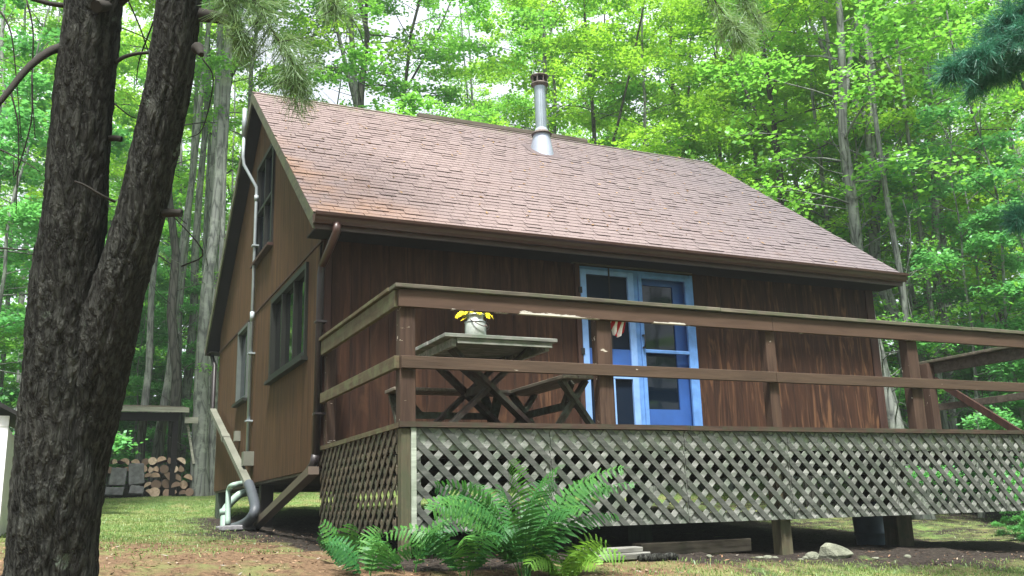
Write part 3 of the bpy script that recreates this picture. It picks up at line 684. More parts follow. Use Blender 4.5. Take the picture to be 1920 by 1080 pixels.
for i in range(6):
    a, b = edges[i]+.004, edges[i+1]-.004
    pp = empty('lattice_panel', (a, -D, ZL0), None, None); pp.parent = deck; pp.location = Vector((a, -D, ZL0))-ORG['deck']
    for mb, mt in lattice(a, b, lambda u, d, z: (u, -D-.016+d, z), (M['lattice'], M['lattice_back'])): build('slats', mb, mt, pp)
    m = MB(); yb_ = -D+.003
    m.box(a, a+.035, yb_, yb_+.008, ZL0, ZL1-.165); m.box(b-.035, b, yb_, yb_+.008, ZL0, ZL1-.165); m.box(a+.035, b-.035, yb_, yb_+.008, ZL0, ZL0+.075)
    build('lattice_frame', m, M['lattice_back'], pp)
pp = empty('lattice_panel', (.03, -D, ZL0), None, None); pp.parent = deck; pp.location = Vector((.03, -D, ZL0))-ORG['deck']
for mb, mt in lattice(-D+.10, -.02, lambda u, d, z: (.012+d, u, z), (M['lattice_side'], M['lattice_side']), pitch=.150, sw=.042): build('slats', mb, mt, pp)
m = MB(); m.box(.095, .134, -D-.02, -D+.0, ZL0, ZL1); build('lattice_edge', m, M['rim'], deck)
# posts to the ground
def gpost(x0, x1, y0, y1, mat, zt=-.04):
    m = MB(); m.box(x0, x1, y0, y1, gz((x0+x1)/2, (y0+y1)/2)-.2, zt); return build('support_post', m, M[mat], deck, bevel=.005)
gpost(.02, .094, -D-.012, -D+.075, 'post_olive', -.037)
gpost(3.50, 3.62, -D+.06, -D+.18, 'post_olive'); gpost(.06, .2, -.62, -.46, 'post_green', -.2)
gpost(.03, .055, -.06, -.01, 'plank', -.2); gpost(1.9, 2.02, -1.3, -1.18, 'post_green'); gpost(6.15, 6.38, -1.15, -.95, 'post_olive', -.2)
# railing
def rpost(x0, x1, y0, y1, zt=RH-.04, mat='rail_v'):
    m = MB(); m.box(x0, x1, y0, y1, .001, zt); return build('rail_post', m, M[mat], deck, bevel=.004)
rpost(.022, .142, -D+.012, -D+.12); rpost(1.73, 1.87, -D+.02, -D+.12); rpost(3.49, 3.595, -D+.02, -D+.12); rpost(5.235, 5.375, -D+.02, -D+.12)
rpost(XR-.13, XR-.02, -D+.02, -D+.12); rpost(XR-.14, XR-.02, -.66, -.54); rpost(.03, .12, -.16, -.05)
# top rail fascia with flaked paint along its lower edge
n = N('rail_flaked'); P = n.coord('World'); s = n.sep(P)
g_ = n.noise(n.coord('World', (1.2, 14, 14)), 1.6, 8, .6, .6); c = n.mix(n.ramp(g_, [(.25, 0.), (.75, 1.)]), (.048, .028, .019), (.094, .058, .040))
def boxm(u, a, b, e): return n.math('MULTIPLY', n.ramp(n.math('MULTIPLY_ADD', u, 1/(b-a), -a/(b-a)), [(0, 0.), (.04, 1.), (.96, 1.), (1, 0.)]), 1.0)
edge = n.math('SUBTRACT', .905, s[2]); nz = n.noise(n.coord('World', (5, 5, 30)), 1.3, 5, .6)
P2 = n.noise(n.coord('World', (3.2, 1, 22)), 1.0, 6, .7)
rng_ = n.math('MAXIMUM', boxm(s[0], .98, 1.76, 0), n.math('MAXIMUM', boxm(s[0], 2.26, 2.6, 0), n.math('MULTIPLY', boxm(s[0], .42, .62, 0), .75)))
fl = n.math('ADD', n.math('ADD', n.math('MULTIPLY', n.math('SUBTRACT', .885, s[2]), 9), n.math('MULTIPLY', rng_, .20)), n.math('MULTIPLY', P2, .85))
c = n.mix(n.ramp(fl, [(.60, 0.), (.63, 1.)]), c, (.50, .47, .42))
M['flaked'] = n.bsdf(c, .7, 0, n.bump(g_, .3, .004), .25)
m = MB(); m.box(.0, 3.55, -D-.022, -D+.016, .872, 1.005); m.box(3.554, XR, -D-.022, -D+.016, .872, 1.005); build_each('top_rail', m, M['flaked'], deck, bevel=.003)
m = MB(); m.box(-.035, 2.96, -D-.05, -D+.12, 1.012, RH); m.box(2.965, 6.1, -D-.048, -D+.122, 1.010, RH-.001); m.box(6.105, XR+.03, -D-.05, -D+.12, 1.012, RH+.001)
build_each('cap_rail', m, M['cap'], deck, bevel=.004)
m = MB(); m.box(.022, 3.54, -D-.022, -D+.016, .405, .498); m.box(3.545, XR, -D-.023, -D+.016, .403, .497); build_each('middle_rail', m, M['rail'], deck, bevel=.003)
m = MB(); m.box(-.022, .018, -D+.016, -.03, .872, 1.006); m.box(-.022, .018, -D+.016, -.03, .405, .50); build_each('side_rail', m, M['rail_y'], deck, bevel=.003)
m = MB(); m.box(-.045, .11, -D+.121, -.02, 1.012, RH); build('side_cap_rail', m, M['rail_y'], deck, bevel=.004)
m = MB(); m.box(XR-.018, XR+.02, -D+.016, -.50, .88, 1.006); m.box(XR-.018, XR+.02, -D+.016, -.55, .42, .50); 
build_each('end_rail', m, M['timber'], deck, bevel=.003)
m = MB(); m.beam((XR-.04, -.66, .80), (XR-.04, -1.75, .03), .04, .08); build('end_brace', m, M['trim_brown'], deck)
m = MB(); m.box(XR-.1, XR+.045, -D+.121, -.45, 1.012, RH); build('end_cap_rail', m, M['cap'], deck, bevel=.004)

# ------------------------------------------------------------------ picnic table, benches, can
tb = empty('picnic_table', (.99, -1.72, 0), 'weathered square picnic table on crossed legs, standing on the deck', 'table')
m = MB(); k = 7
for i in range(k):
    a = -2.14+i*.142; m.box(.49+random.uniform(-.004, .004), 1.50+random.uniform(-.004, .004), a, a+.134, .722, .752)
build('table_top', m, M['table'], tb, bevel=.003)
m = MB(); m.box(.60, 1.46, -2.125, -2.10, .675, .720); m.box(.60, 1.46, -1.2, -1.17, .66, .720); m.box(.56, .6, -2.1, -1.17, .65, .719); m.box(1.40, 1.44, -2.1, -1.17, .65, .719)
build('apron', m, M['table'], tb, bevel=.003)
for (y, s_) in ((-1.90, 0), (-1.38, 0)):
    m = MB(); m.beam((.60, y, .70), (1.36, y, .02), .035, .115, (0, 1, 0)); build('leg', m, M['table_leg'], tb)
    m = MB(); m.beam((1.36, y+.037, .70), (.60, y+.037, .02), .035, .115, (0, 1, 0)); build('leg', m, M['table_leg'], tb)
m = MB(); m.box(.95, 1.0, -1.88, -1.36, .33, .40); m.beam((.97, -1.8, .38), (.97, -1.25, .64), .03, .07); build('stretcher', m, M['table_leg'], tb)
def bench(loc, rot, length, label):
    e = empty('bench', loc, label, 'bench', 'benches around the picnic table'); e.rotation_euler[2] = rot
    ORG[e.name] = Vector((0, 0, 0)); h = length/2
    m = MB(); m.box(-h, h, -.145, -.005, .425, .455); m.box(-h+.004, h-.003, .005, .145, .425, .455); build('seat', m, M['bench'], e, bevel=.003)
    for x in (-h+.10, h-.14):
        for sg in (-1, 1):
            m = MB(); m.beam((x+(.02 if sg > 0 else -.02), -.13*sg, .42), (x+(.02 if sg > 0 else -.02), .17*sg, .01), .035, .085, (1, 0, 0)); build('leg', m, M['bench_leg'], e)
    m = MB(); m.box(-h+.1, h-.1, -.02, .02, .19, .25); m.beam((-h+.3, 0, .22), (-h+.12, 0, .41), .03, .06); build('stretcher', m, M['bench_leg'], e)
    return e
bench((1.70, -1.50, 0), math.pi/2, 1.24, 'weathered bench with crossed legs on the door side of the picnic table')
bench((.985, -.92, 0), 0, 1.15, 'dark bench between the picnic table and the cabin wall')
KX, KY = un(886, 628, 2, .752)[:2]; KX = .80; KY = -2.03
e = empty('milk_can', (KX, KY, .752), 'small galvanised metal milk can on the picnic table', 'milk can'); ORG[e.name] = Vector((0, 0, 0))
m = MB(); m.lathe((0, 0, 0), [(.001, .002), (.085, .0), (.088, .01), (.088, .105), (.078, .128), (.066, .138), (.068, .172), (.075, .177), (.075, .187), (.066, .185), (.06, .14)], 28); build('can_body', m, M['can'], e)
m = MB(); m.lathe((0, 0, 0), [(.0885, .112), (.091, .115), (.091, .121), (.0885, .124)], 28); build('band', m, M['steel'], e)
m = MB(); m.tube(cr([(-.075, -.05, .14), (-.04, -.10, .10), (.02, -.105, .075), (.07, -.07, .09), (.088, -.02, .14)], 5), .004, 6); m.tube([(.05, -.09, .08), (.08, -.06, .078)], .009, 8)
m.tube(cr([(.085, 0, .13), (.115, 0, .12), (.12, 0, .08), (.09, 0, .06)], 4), .005, 6); build('handle', m, M['rust'], e)
e = empty('flower_bouquet', (KX, KY, .895), 'bunch of yellow daisy flowers spilling from the milk can', 'flowers'); ORG[e.name] = Vector((0, 0, 0))
m = MB(); hd = MB(); hc_ = MB(); lf = MB()
for i in range(26):
    a = random.uniform(0, 6.28); r = random.uniform(.05, .15); sx = r*math.cos(a)*1.15; sy = r*math.sin(a)*.7; z = .09-(r*1.6)**2*1.2+random.uniform(-.015, .02)
    m.tube(cr([(sx*.2, sy*.2, -.1), (sx*.5, sy*.5, .03), (sx, sy, z)], 3), .002, 4)
    nrm = Vector((sx*3, sy*3-.3, .35)).normalized(); t1 = nrm.orthogonal().normalized(); t2 = nrm.cross(t1); c0 = Vector((sx, sy, z))
    hd = MB()
    for q in range(11):
        b = q*6.283/11; d = t1*math.cos(b)+t2*math.sin(b); s2 = nrm.cross(d)
        hd.add([c0, c0+d*.016+s2*.006, c0+d*.034-nrm*.003, c0+d*.016-s2*.006], [(0, 1, 2, 3)])
    hd.tube([c0-nrm*.002, c0+nrm*.006], .007, 8); build('flower_head', hd, M['petal'], e)
    for q in range(2):
        b = random.uniform(0, 6.28); d = Vector((math.cos(b), math.sin(b), .2)); p = Vector((sx*.6, sy*.6, .03+random.uniform(-.02, .03))); s2 = Vector((0, 0, 1)).cross(d)
        lf.add([p, p+d*.03+s2*.01, p+d*.06, p+d*.03-s2*.01], [(0, 1, 2, 3)])
build('stems', m, M['stalk'], e); build('leaves', lf, M['stalk'], e)
# striped cloth hanging behind the top rail
n = N('red_white_cloth'); P = n.coord('Object'); s = n.sep(P); st = n.math('FRACT', n.math('MULTIPLY_ADD', s[0], 16, n.math('MULTIPLY', s[2], -6)))
M['cloth'] = n.bsdf(n.mix(n.ramp(st, [(.40, 0.), (.46, 1.)], 'LINEAR'), (.50, .02, .03), (.82, .80, .78)), .8)
m = MB(); cx_ = un(1158, 600, 1, -D+.05)[0]; rows = []
for j in range(8):
    for i in range(13):
        u = i/12; v = j/7; wdt = .085*(1-.45*v*v); x = cx_+(u-.5)*2*wdt+.02*(1-v); y = -D+.045+.018*math.sin(u*14+v*2); z = 1.0-.225*v-.03*math.sin(u*3.1+.4)*v; rows.append((x, y, z))
vs2 = rows+[(a, b+.004, c) for a, b, c in rows]
fs = [(j*13+i, j*13+i+1, (j+1)*13+i+1, (j+1)*13+i) for j in range(7) for i in range(12)]
m.add(vs2, fs+[tuple(reversed([q+104 for q in f])) for f in fs], 0, True)
tag(build('cloth', m, M['cloth']), 'red and white striped cloth hanging from the deck rail in front of the blue door', 'cloth')

# ------------------------------------------------------------------ things on the ground
def on_ground_box(name, px, py, L_, W_, H_, rot, mat, label, cat, group=None, lift=0, y=None, j=.006, bevel=.006):
    y = -2.6 if y is None else y
    p = un(px, py, 1, y); c, s_ = math.cos(rot), math.sin(rot); z = gz(p[0], p[1])+lift
    m = MB(); m.beam((p[0]-c*L_/2, p[1]-s_*L_/2, z+H_/2), (p[0]+c*L_/2, p[1]+s_*L_/2, z+H_/2), W_, H_)
    m.v = [tuple(q+random.uniform(-j, j) for q in v) for v in m.v]
    return tag(build(name, m, M[mat], bevel=bevel), label, cat, group)
on_ground_box('timber', 1300, 1027, 1.15, .14, .11, .02, 'timber', 'long dark squared timber lying under the front of the deck', 'timber', y=-2.15)
on_ground_box('plank', 1150, 1050, .56, .16, .045, .05, 'plank', 'grey plank, lower of the two lying beside the fern', 'plank', 'grey planks beside the fern', y=-2.85)
on_ground_box('plank', 1143, 1042, .50, .12, .04, -.06, 'plank', 'grey plank, upper of the two lying beside the fern', 'plank', 'grey planks beside the fern', lift=.047, y=-2.82)
p = un(1235, 1050, 1, -2.95); m = MB(); z = gz(p[0], p[1])+.02
m.tube([(p[0]-.17+i*.034, p[1]+.01*math.sin(i), z+.006*math.sin(i*1.7)) for i in range(11)], [.02, .028, .03, .031, .03, .03, .029, .029, .028, .026, .018], 9)
tag(build('log', m, M['bark_pine']), 'short dark rotten log on the ground beside the grey planks', 'log')
def rock(px, py, y, sx, sy, sz, label, seed, group=None, mat='rock', tilt=0):
    rr = random.Random(seed); p = un(px, py, 1, y); m = MB(); k1, k2 = 9, 6; vs = []
    for j in range(k2+1):
        for i in range(k1):
            a = 2*math.pi*i/k1; b = math.pi*j/k2; r = 1+rr.uniform(-.16, .16); cz = max(-.35, math.cos(b))
            vs.append((p[0]+sx*r*math.sin(b)**.7*math.cos(a) if 0 < j < k2 else p[0], p[1]+sy*r*math.sin(b)**.7*math.sin(a) if 0 < j < k2 else p[1], gz(p[0], p[1])+sz*(cz*(1+tilt*math.cos(a)*math.sin(b))+.3)))
    m.add(vs, [(j*k1+i, (j+1)*k1+i, (j+1)*k1+(i+1) % k1, j*k1+(i+1) % k1) for j in range(k2) for i in range(k1)])
    return tag(build('rock', m, M[mat], bevel=.008), label, 'rock', group)
rock(1567, 1028, -2.75, .15, .10, .085, 'large pale lichened rock in front of the lattice', 3, tilt=-.8)
rock(1522, 1034, -2.8, .07, .05, .05, 'small grey rock touching the large pale rock', 4)
for i, (px, py) in enumerate([(1452, 1038), (1438, 1034), (1500, 1042), (1510, 1036), (1640, 1040), (1700, 1036), (1330, 1052), (1425, 1062)]):
    rock(px, py, -2.75-random.uniform(0, .12), random.uniform(.018, .045), .03, random.uniform(.010, .024), 'little grey stone on the soil before the deck', 20+i, 'little stones on the soil')
# barrel
bx, by = un(1629, 985, 1, -.35)[:2]; bz = gz(bx, by); e = empty('barrel', (bx, by, bz), 'blue grey plastic bin standing under the deck behind the lattice', 'bin'); ORG[e.name] = Vector((0, 0, 0))
m = MB(); m.lathe((0, 0, 0), [(.001, .0), (.155, 0), (.16, .02), (.165, .12), (.18, .125), (.18, .15), (.17, .155), (.185, .42), (.195, .43), (.195, .45), (.001, .452)], 26); build('bin_body', m, M['barrel'], e)
m = MB(); m.lathe((0, 0, 0), [(.2, .44), (.2, .47), (.12, .50), (.001, .505)], 26); build('lid', m, M['barrel'], e)

# woodshed and firewood
YW = 13.0
def U(px, py, y=YW): return un(px, py, 1, y)
a = U(205, 768); b = U(352, 772)
ws = empty('woodshed', (a[0]+.6, YW+.3, gz(a[0]+.6, YW)), 'open firewood shelter with a low flat dark roof beside the cabin', 'shelter')
m = MB(); zr = a[2]; m.poly_prism([(a[0]-.9, YW-.25, zr-.01), (b[0], YW-.25, zr-.01), (b[0]+.0, YW+1.4, zr+.22), (a[0]-.9, YW+1.4, zr+.22)], (0, 0, .05)); build('shelter_roof', m, M['timber'], ws)
m = MB(); m.box(a[0]-.9, b[0], YW-.28, YW-.252, zr-.06, zr+.045); build('roof_edge', m, M['pale_wood'], ws)
m = MB(); m.box(a[0]-.9, b[0]-.2, YW-.15, YW-.1, zr-.24, zr-.062); build('header', m, M['soffit'], ws)
m = MB(); q = U(357, 790); m.box(q[0]-.14, q[0]+.14, YW-.22, YW-.16, q[2]-.06, q[2]+.07); build('beam_end', m, M['pale_wood'], ws)
m = MB(); t = U(352, 798); f_ = U(362, 870); m.beam(t, (f_[0], YW-.1, f_[2]), .05, .06, (0, 1, 0)); build('brace', m, M['pale_wood'], ws)
for px in (328, 120):
    m = MB(); q = U(px, 800); m.box(q[0]-.06, q[0]+.06, YW-.1, YW+.02, gz(q[0], YW)-.1, zr-.02); build('post', m, M['soffit'], ws)
m = MB(); q = U(335, 800); m.box(q[0]+.1, q[0]+.18, YW+1.2, YW+1.3, gz(q[0], YW+1)-.1, zr+.15); m.box(a[0]-.5, a[0]-.4, YW+1.2, YW+1.3, gz(q[0], YW+1)-.1, zr+.15); build('post', m, M['soffit'], ws)
n = N('log_end'); P = n.coord('Object'); s = n.sep(P)
oi = n.n('ShaderNodeObjectInfo').outputs['Random']
c = n.ramp(oi, [(0, (.12, .085, .065)), (.35, (.27, .19, .14)), (.65, (.50, .36, .26)), (1, (.66, .52, .40))]); c = n.mix(n.ramp(n.noise(P, 18, 4), [(.4, 0.), (.7, .5)]), c, (.2, .12, .08))
M['log_end'] = n.bsdf(c, .85)
M['log_bark'] = bark('log_bark', (.035, .028, .022), (.17, .14, .115), (.25, .24, .2), .6, .3, 10)
def log_mesh(kind, seed):
    rr = random.Random(seed); m = MB(); r = 1.0; L_ = .42
    if kind == 0: pts = [(math.cos(i*.524)*(1+rr.uniform(-.06, .06)), math.sin(i*.524)*(1+rr.uniform(-.06, .06))) for i in range(12)]
    elif kind == 1: pts = [(math.cos(i*.45-.2)*1.0, math.sin(i*.45-.2)*1.0-.3) for i in range(8)]
    else: pts = [(-.7, -.6), (.8, -.5), (.5, .5), (-.1, .85), (-.6, .4)]
    pts = [(p[0]*.09, p[1]*.09) for p in pts]; k = len(pts)
    vs = [(p[0], -L_/2, p[1]) for p in pts]+[(p[0]*1.02, L_/2, p[1]*1.02) for p in pts]
    m.add(vs, [(i, (i+1) % k, (i+1) % k+k, i+k) for i in range(k)], 0, kind == 0); m.add(vs, [tuple(reversed(range(k))), tuple(range(k, 2*k))], 1)
    o = build('log', m, [M['log_bark'], M['log_end']], None, bevel=0, local=True); return o
protos = [log_mesh(k % 3, k) for k in range(6)]
LBL = ['round firewood log with a whole cut end in the pile under the shelter', 'half round split firewood log in the pile under the shelter', 'wedge shaped split firewood log in the pile under the shelter']
x0 = U(196, 900)[0]; x1 = U(350, 900)[0]; rr = random.Random(5); first = [True]*6; row = 0; z = gz(x0, YW)+.07
rows_ = [(x0+.76, x1+.06), (x0+.74, x1+.05), (x0+.72, x1+.03), (x0-.1, x1+.0), (x0+.05, x1-.04)]
zrow = [.02, .19, .36, .52, .67]
for ri, (xa, xb) in enumerate(rows_):
    x = xa+rr.uniform(0, .1)
    while x < xb:
        k = rr.choice([0, 0, 3, 1, 2, 4, 5]); s_ = rr.uniform(.85, 1.3)
        if ri >= 3 and x < x0+1.0: s_ *= .78
        o = protos[k] if first[k] else protos[k].copy()
        if not first[k]: COL.objects.link(o)
        first[k] = False
        y_ = YW+.12+rr.uniform(-.05, .05)
        o.location = (x+.05, y_, gz(x, YW)+.065+zrow[ri]+rr.uniform(-.015, .02)+(0.02 if ri > 3 else 0)); o.scale = (s_, 1, s_*rr.uniform(.85, 1.1)); o.rotation_euler = (rr.uniform(-.06, .06), rr.uniform(0, 6.28) if k not in (1, 4) else rr.uniform(-.7, .7), rr.uniform(-.25, .25))
        tag(o, LBL[k % 3], 'firewood', 'firewood logs stacked under the shelter'); x += .168*s_+rr.uniform(.0, .025)
blk = [(221, 893, 27, 30, 'large grey split wood block, the farthest left of the two uprights in the pile', -.05), (256, 888, 27, 36, 'large grey split wood block leaning beside the stacked logs', .12),
       (214, 921, 32, 13, 'long pale grey block lying lowest at the left end of the woodpile', 0), (257, 918, 23, 14, 'squat grey wood block beneath the leaning one in the pile', -.08)]
for (px, py, wd, hg, lb, rt_) in blk:
    c0 = U(px, py, YW-.15); kx = np.linalg.norm(c0-CAM)/FPX; hw, hh = wd*kx/2, hg*kx/2; m = MB(); cs, sn = math.cos(rt_), math.sin(rt_)
    m.poly_prism([(c0[0]+x*cs-z_*sn, YW-.12, c0[2]+x*sn+z_*cs) for x, z_ in ((-hw, -hh), (hw*.92, -hh), (hw, hh*.9), (-hw*.85, hh))], (0, .35, 0))
    m.v = [tuple(q+random.uniform(-.012, .012) for q in v) for v in m.v]
    tag(build('wood_block', m, M['cinder'], bevel=.012), lb, 'wood block')
# white shed, only its corner in view at the left edge
sh = empty('garden_shed', (-2.9, -1.0, gz(-2.9, -1.0)), 'grey garden shed with white trim at the left edge behind the pine', 'shed')
p = un(17, 790, 1, 1.0); sx = p[0]; m = MB(); zt = un(10, 800, 1, 1.0)[2]; zg = gz(sx, 1.0)
m.box(sx-1.8, sx-.10, 1.02, 2.8, zg, zt); build('shed_wall', m, M['shed_grey'], sh)
m = MB(); m.box(sx-.14, sx, .98, 1.06, zg, zt+.02); m.box(sx-.06, sx, 1.06, 2.82, zg, zt); m.box(sx-1.8, sx, .975, 1.05, zt-.0, zt+.10); build('corner_trim', m, M['white'], sh)
m = MB(); m.poly_prism([(sx-1.95, .9, zt+.32), (sx-.9, .9, zt+.62), (sx+.06, .9, zt+.10), (sx+.06, .9, zt+.14), (sx-.9, .9, zt+.67), (sx-1.95, .9, zt+.36)], (0, 2.0, 0)); build('shed_roof', m, M['black'], sh)

# ------------------------------------------------------------------ ferns
def frond(seed, L_, arch, npin=26, width=.15):
    r = np.random.default_rng(seed); V = []; F = []; t = np.linspace(0, 1, 60)
    ang = R(r.uniform(60, 84))-arch*t**1.5; ds = L_/59; x = np.cumsum(np.cos(ang))*ds; z = np.cumsum(np.sin(ang))*ds; side = .06*L_*np.sin(t*3)*r.uniform(-1, 1)
    pt = np.stack([x, side, z], 1); tan = np.gradient(pt, axis=0); tan /= np.linalg.norm(tan, axis=1)[:, None]
    sd2 = np.cross(tan, [0, 0, 1]); sd2 /= np.linalg.norm(sd2, axis=1)[:, None]; nr = np.cross(sd2, tan)
    rl = (R(r.choice([-1, 1])*r.uniform(25, 65))*np.clip(t*1.6, 0, 1))[:, None]; sd2, nr = sd2*np.cos(rl)+nr*np.sin(rl), nr*np.cos(rl)-sd2*np.sin(rl)
    for i in range(59):                                        # rachis
        w1 = .004*(1-t[i]*.8); b = len(V); V += [pt[i]-sd2[i]*w1, pt[i]+sd2[i]*w1, pt[i+1]+sd2[i+1]*w1, pt[i+1]-sd2[i+1]*w1]; F.append((b, b+1, b+2, b+3))
    for k in range(npin):
        tt = .14+.84*k/npin; i = min(58, int(tt*59)); prof = math.sin(math.pi*min(1, (tt-.06)/.97)**.8)**.8
        for sg in (-1, 1):
            l = width*prof*r.uniform(.88, 1.08)+.012; d = sd2[i]*sg*.94+tan[i]*.34-nr[i]*r.uniform(.02, .25); d[2] -= r.uniform(.0, .25); d /= np.linalg.norm(d); c = pt[i]
            q = np.cross(d, nr[i]); q /= np.linalg.norm(q); nl = max(3, int(l/.014)); P0 = []
            hw = .0135*(.55+.45*prof)
            for j in range(nl+1): u = j/nl; P0.append((c+d*l*u-nr[i]*l*.22*u*u, hw*(1-u)**.6*min(1, .5+u*4)))
            for j in range(nl):
                a_, wa = P0[j]; b_, wb = P0[j+1]
                for s3 in (-1, 1):
                    b = len(V); V += [a_, b_, b_+q*s3*wb*.45, a_+q*s3*wa*.75]; F.append((b, b+1, b+2, b+3))
                    b = len(V); V += [a_+q*s3*wa*.6, b_+q*s3*wb*.4, b_+q*s3*wa*1.12+d*.002, a_+q*s3*wa*1.0+d*.004]; F.append((b, b+1, b+2, b+3))
    return np.array(V), np.array(F)
def fern(name, px, py, y, nf, L_, label, seed, spread=1.0, squash=0, width=.115, mat=None):
    p = un(px, py, 1, y); r = np.random.default_rng(seed); root = empty(name, (p[0], p[1], gz(p[0], p[1])-.02), label, 'fern')
    for k in range(nf):
        V, Fq = frond(seed*100+k, L_*r.uniform(.72, 1.08), R(r.uniform(75, 125))*spread, max(12, int(L_*25)), width*r.uniform(.8, 1.1)); a = k*2.4+r.uniform(-.3, .3); ca, sa = math.cos(a), math.sin(a)
        V = V@np.array([[ca, sa, 0], [-sa, ca, 0], [0, 0, 1]])+np.array([ca*.03, sa*.03, 0])
        mesh_np('frond', V, Fq, mat or M['fern'], root, attrs={('rnd', 'FACE'): np.clip(r.normal(.5, .13, len(Fq))+r.uniform(-.3, .3), 0, 1)})
    return root
fern('fern', 985, 1085, -3.30, 19, 1.08, 'tall bright green fern in front of the lattice, largest of the clump', 11, .85)
fern('fern', 875, 1080, -3.22, 8, .74, 'dark green fern just left of the tallest one', 12, 1.0)
fern('fern', 770, 1075, -3.05, 6, .52, 'low spreading fern by the deck corner post', 13, .9, width=.10)
fern('fern', 1060, 1088, -3.45, 12, .50, 'short yellowish fern between the tallest fern and the grey planks', 14, 1.1, width=.09, mat=M['fern_pale'])
fern('fern', 690, 1085, -3.2, 5, .42, 'little fern at the near end of the side lattice', 15, .75, width=.09)
fern('fern', 650, 1048, -2.7, 5, .34, 'sparse little fern farthest from the tall one, left of the corner post', 16, .55, width=.08)

# ------------------------------------------------------------------ foreground twin pine
PD = 4.4
def P5(px, py, dep=PD): return Vector(at_depth(px, py, dep))
base = P5(92, 1100); base.z = 0
bxp = at_depth(88, 1230, PD); pz = gz(bxp[0], bxp[1])
pine = empty('pine_tree', (bxp[0], bxp[1], pz), 'dark furrowed twin trunk pine leaning in front of the cabin', 'tree')
ppm = PD/FPX
def trunk(mb, stations, n_=110, seed=1, dense=160):
    st = cr([P5(x, y, d) for x, y, w2, d in stations], 20); rs = np.interp(np.linspace(0, len(stations)-1, len(st)), range(len(stations)), [w2*d/FPX/2*.89 for x, y, w2, d in stations])
    r = np.random.default_rng(seed); ph = r.uniform(0, 6.28, 12)
    ks = [3, 5, 8, 13, 19, 27]; am = [.02, .015, .016, .018, .016, .012]
    L_ = np.linspace(0, 1, len(st))*len(st)
    def fr(i, k):
        a = 2*math.pi*k/n_; v = 1
        for q, (kk, aa) in enumerate(zip(ks, am)): v += aa*math.sin(kk*a+ph[q]+.8*math.sin(L_[i]*.13*(q+1)+ph[q+6]))*(1+.5*math.sin(L_[i]*.37*(q+1)+a*2))
        return v*(1+r.normal(0, .005))
    mb.tube(st, list(rs), n_, 0, True, True, fr)
m = MB()
trunk(m, [(80, 1300, 215, PD), (88, 1150, 190, PD), (95, 1050, 172, PD), (106, 900, 168, PD), (112, 760, 152, PD), (118, 640, 144, PD), (122, 540, 134, PD), (140, 400, 124, PD), (150, 270, 118, PD), (164, 120, 114, PD), (177, 0, 110, PD), (200, -160, 104, PD), (225, -400, 92, PD), (255, -800, 70, PD), (270, -1300, 40, PD), (275, -1700, 10, PD)], seed=1)
trunk(m, [(112, 1250, 150, PD+.10), (120, 1050, 128, PD+.08), (138, 900, 122, PD+.06), (168, 760, 124, PD+.04), (196, 640, 122, PD+.02), (222, 540, 106, PD), (258, 420, 98, PD), (292, 270, 94, PD), (318, 140, 92, PD), (335, 0, 90, PD), (352, -160, 84, PD), (380, -450, 70, PD), (410, -900, 45, PD), (430, -1400, 10, PD)], seed=2)
build('trunk', m, M['bark_pine'], pine)
def limb(mb, pts, r0, r1, dep=PD):
    st = cr([P5(*p[:2], p[2] if len(p) > 2 else dep) for p in pts], 5); k = len(st)
    mb.tube(st, [r0+(r1-r0)*i/(k-1) for i in range(k)], 8)
m = MB()
limb(m, [(118, 88, PD), (90, 98, PD-.1), (50, 130, PD-.2), (5, 185, PD-.3), (-60, 260, PD-.4)], .022, .010)
limb(m, [(180, 12, PD-.15), (215, 8), (245, -15), (290, -60)], .028, .02)
limb(m, [(150, 12), (100, 8), (50, -5), (0, -20)], .014, .008)
limb(m, [(375, 28), (405, 32), (428, 37), (446, 39, PD-.05)], .034, .022)
limb(m, [(305, 400), (325, 399), (341, 400)], .022, .018)
limb(m, [(205, 260), (215, 259), (228, 261)], .016, .014)
limb(m, [(215, 378, PD-.35), (190, 366, PD-.42), (160, 348, PD-.45), (140, 340, PD-.46)], .006, .004)
limb(m, [(370, 90, PD-.1), (374, 95, PD-.12), (378, 103, PD-.15)], .03, .012)
limb(m, [(215, 118), (235, 106), (262, 100), (300, 98)], .01, .007)
for pts in ([(60, 140), (58, 230), (28, 330), (25, 300)], [(20, 170), (35, 250), (30, 400)], [(0, 20), (20, 60), (30, 140), (40, 260)], [(215, 195), (240, 215), (255, 222)], [(240, 0), (262, 50), (280, 100), (300, 130)], [(288, 40), (262, 110), (255, 160)], [(0, 280), (40, 300), (75, 322)], [(50, 0), (62, 60), (60, 160), (66, 260)], [(0, 465), (40, 468), (52, 467)], [(380, 110), (400, 150), (380, 240), (350, 260)], [(130, 42), (200, 45), (270, 70), (300, 100)], [(385, 25), (440, 0), (500, -30)], [(340, 500), (380, 470), (300, 380), (350, 420)]):
    limb(m, [(x, y, PD+.25) for x, y in pts], .0045, .002)
build_each('branch', m, M['twig'], pine)

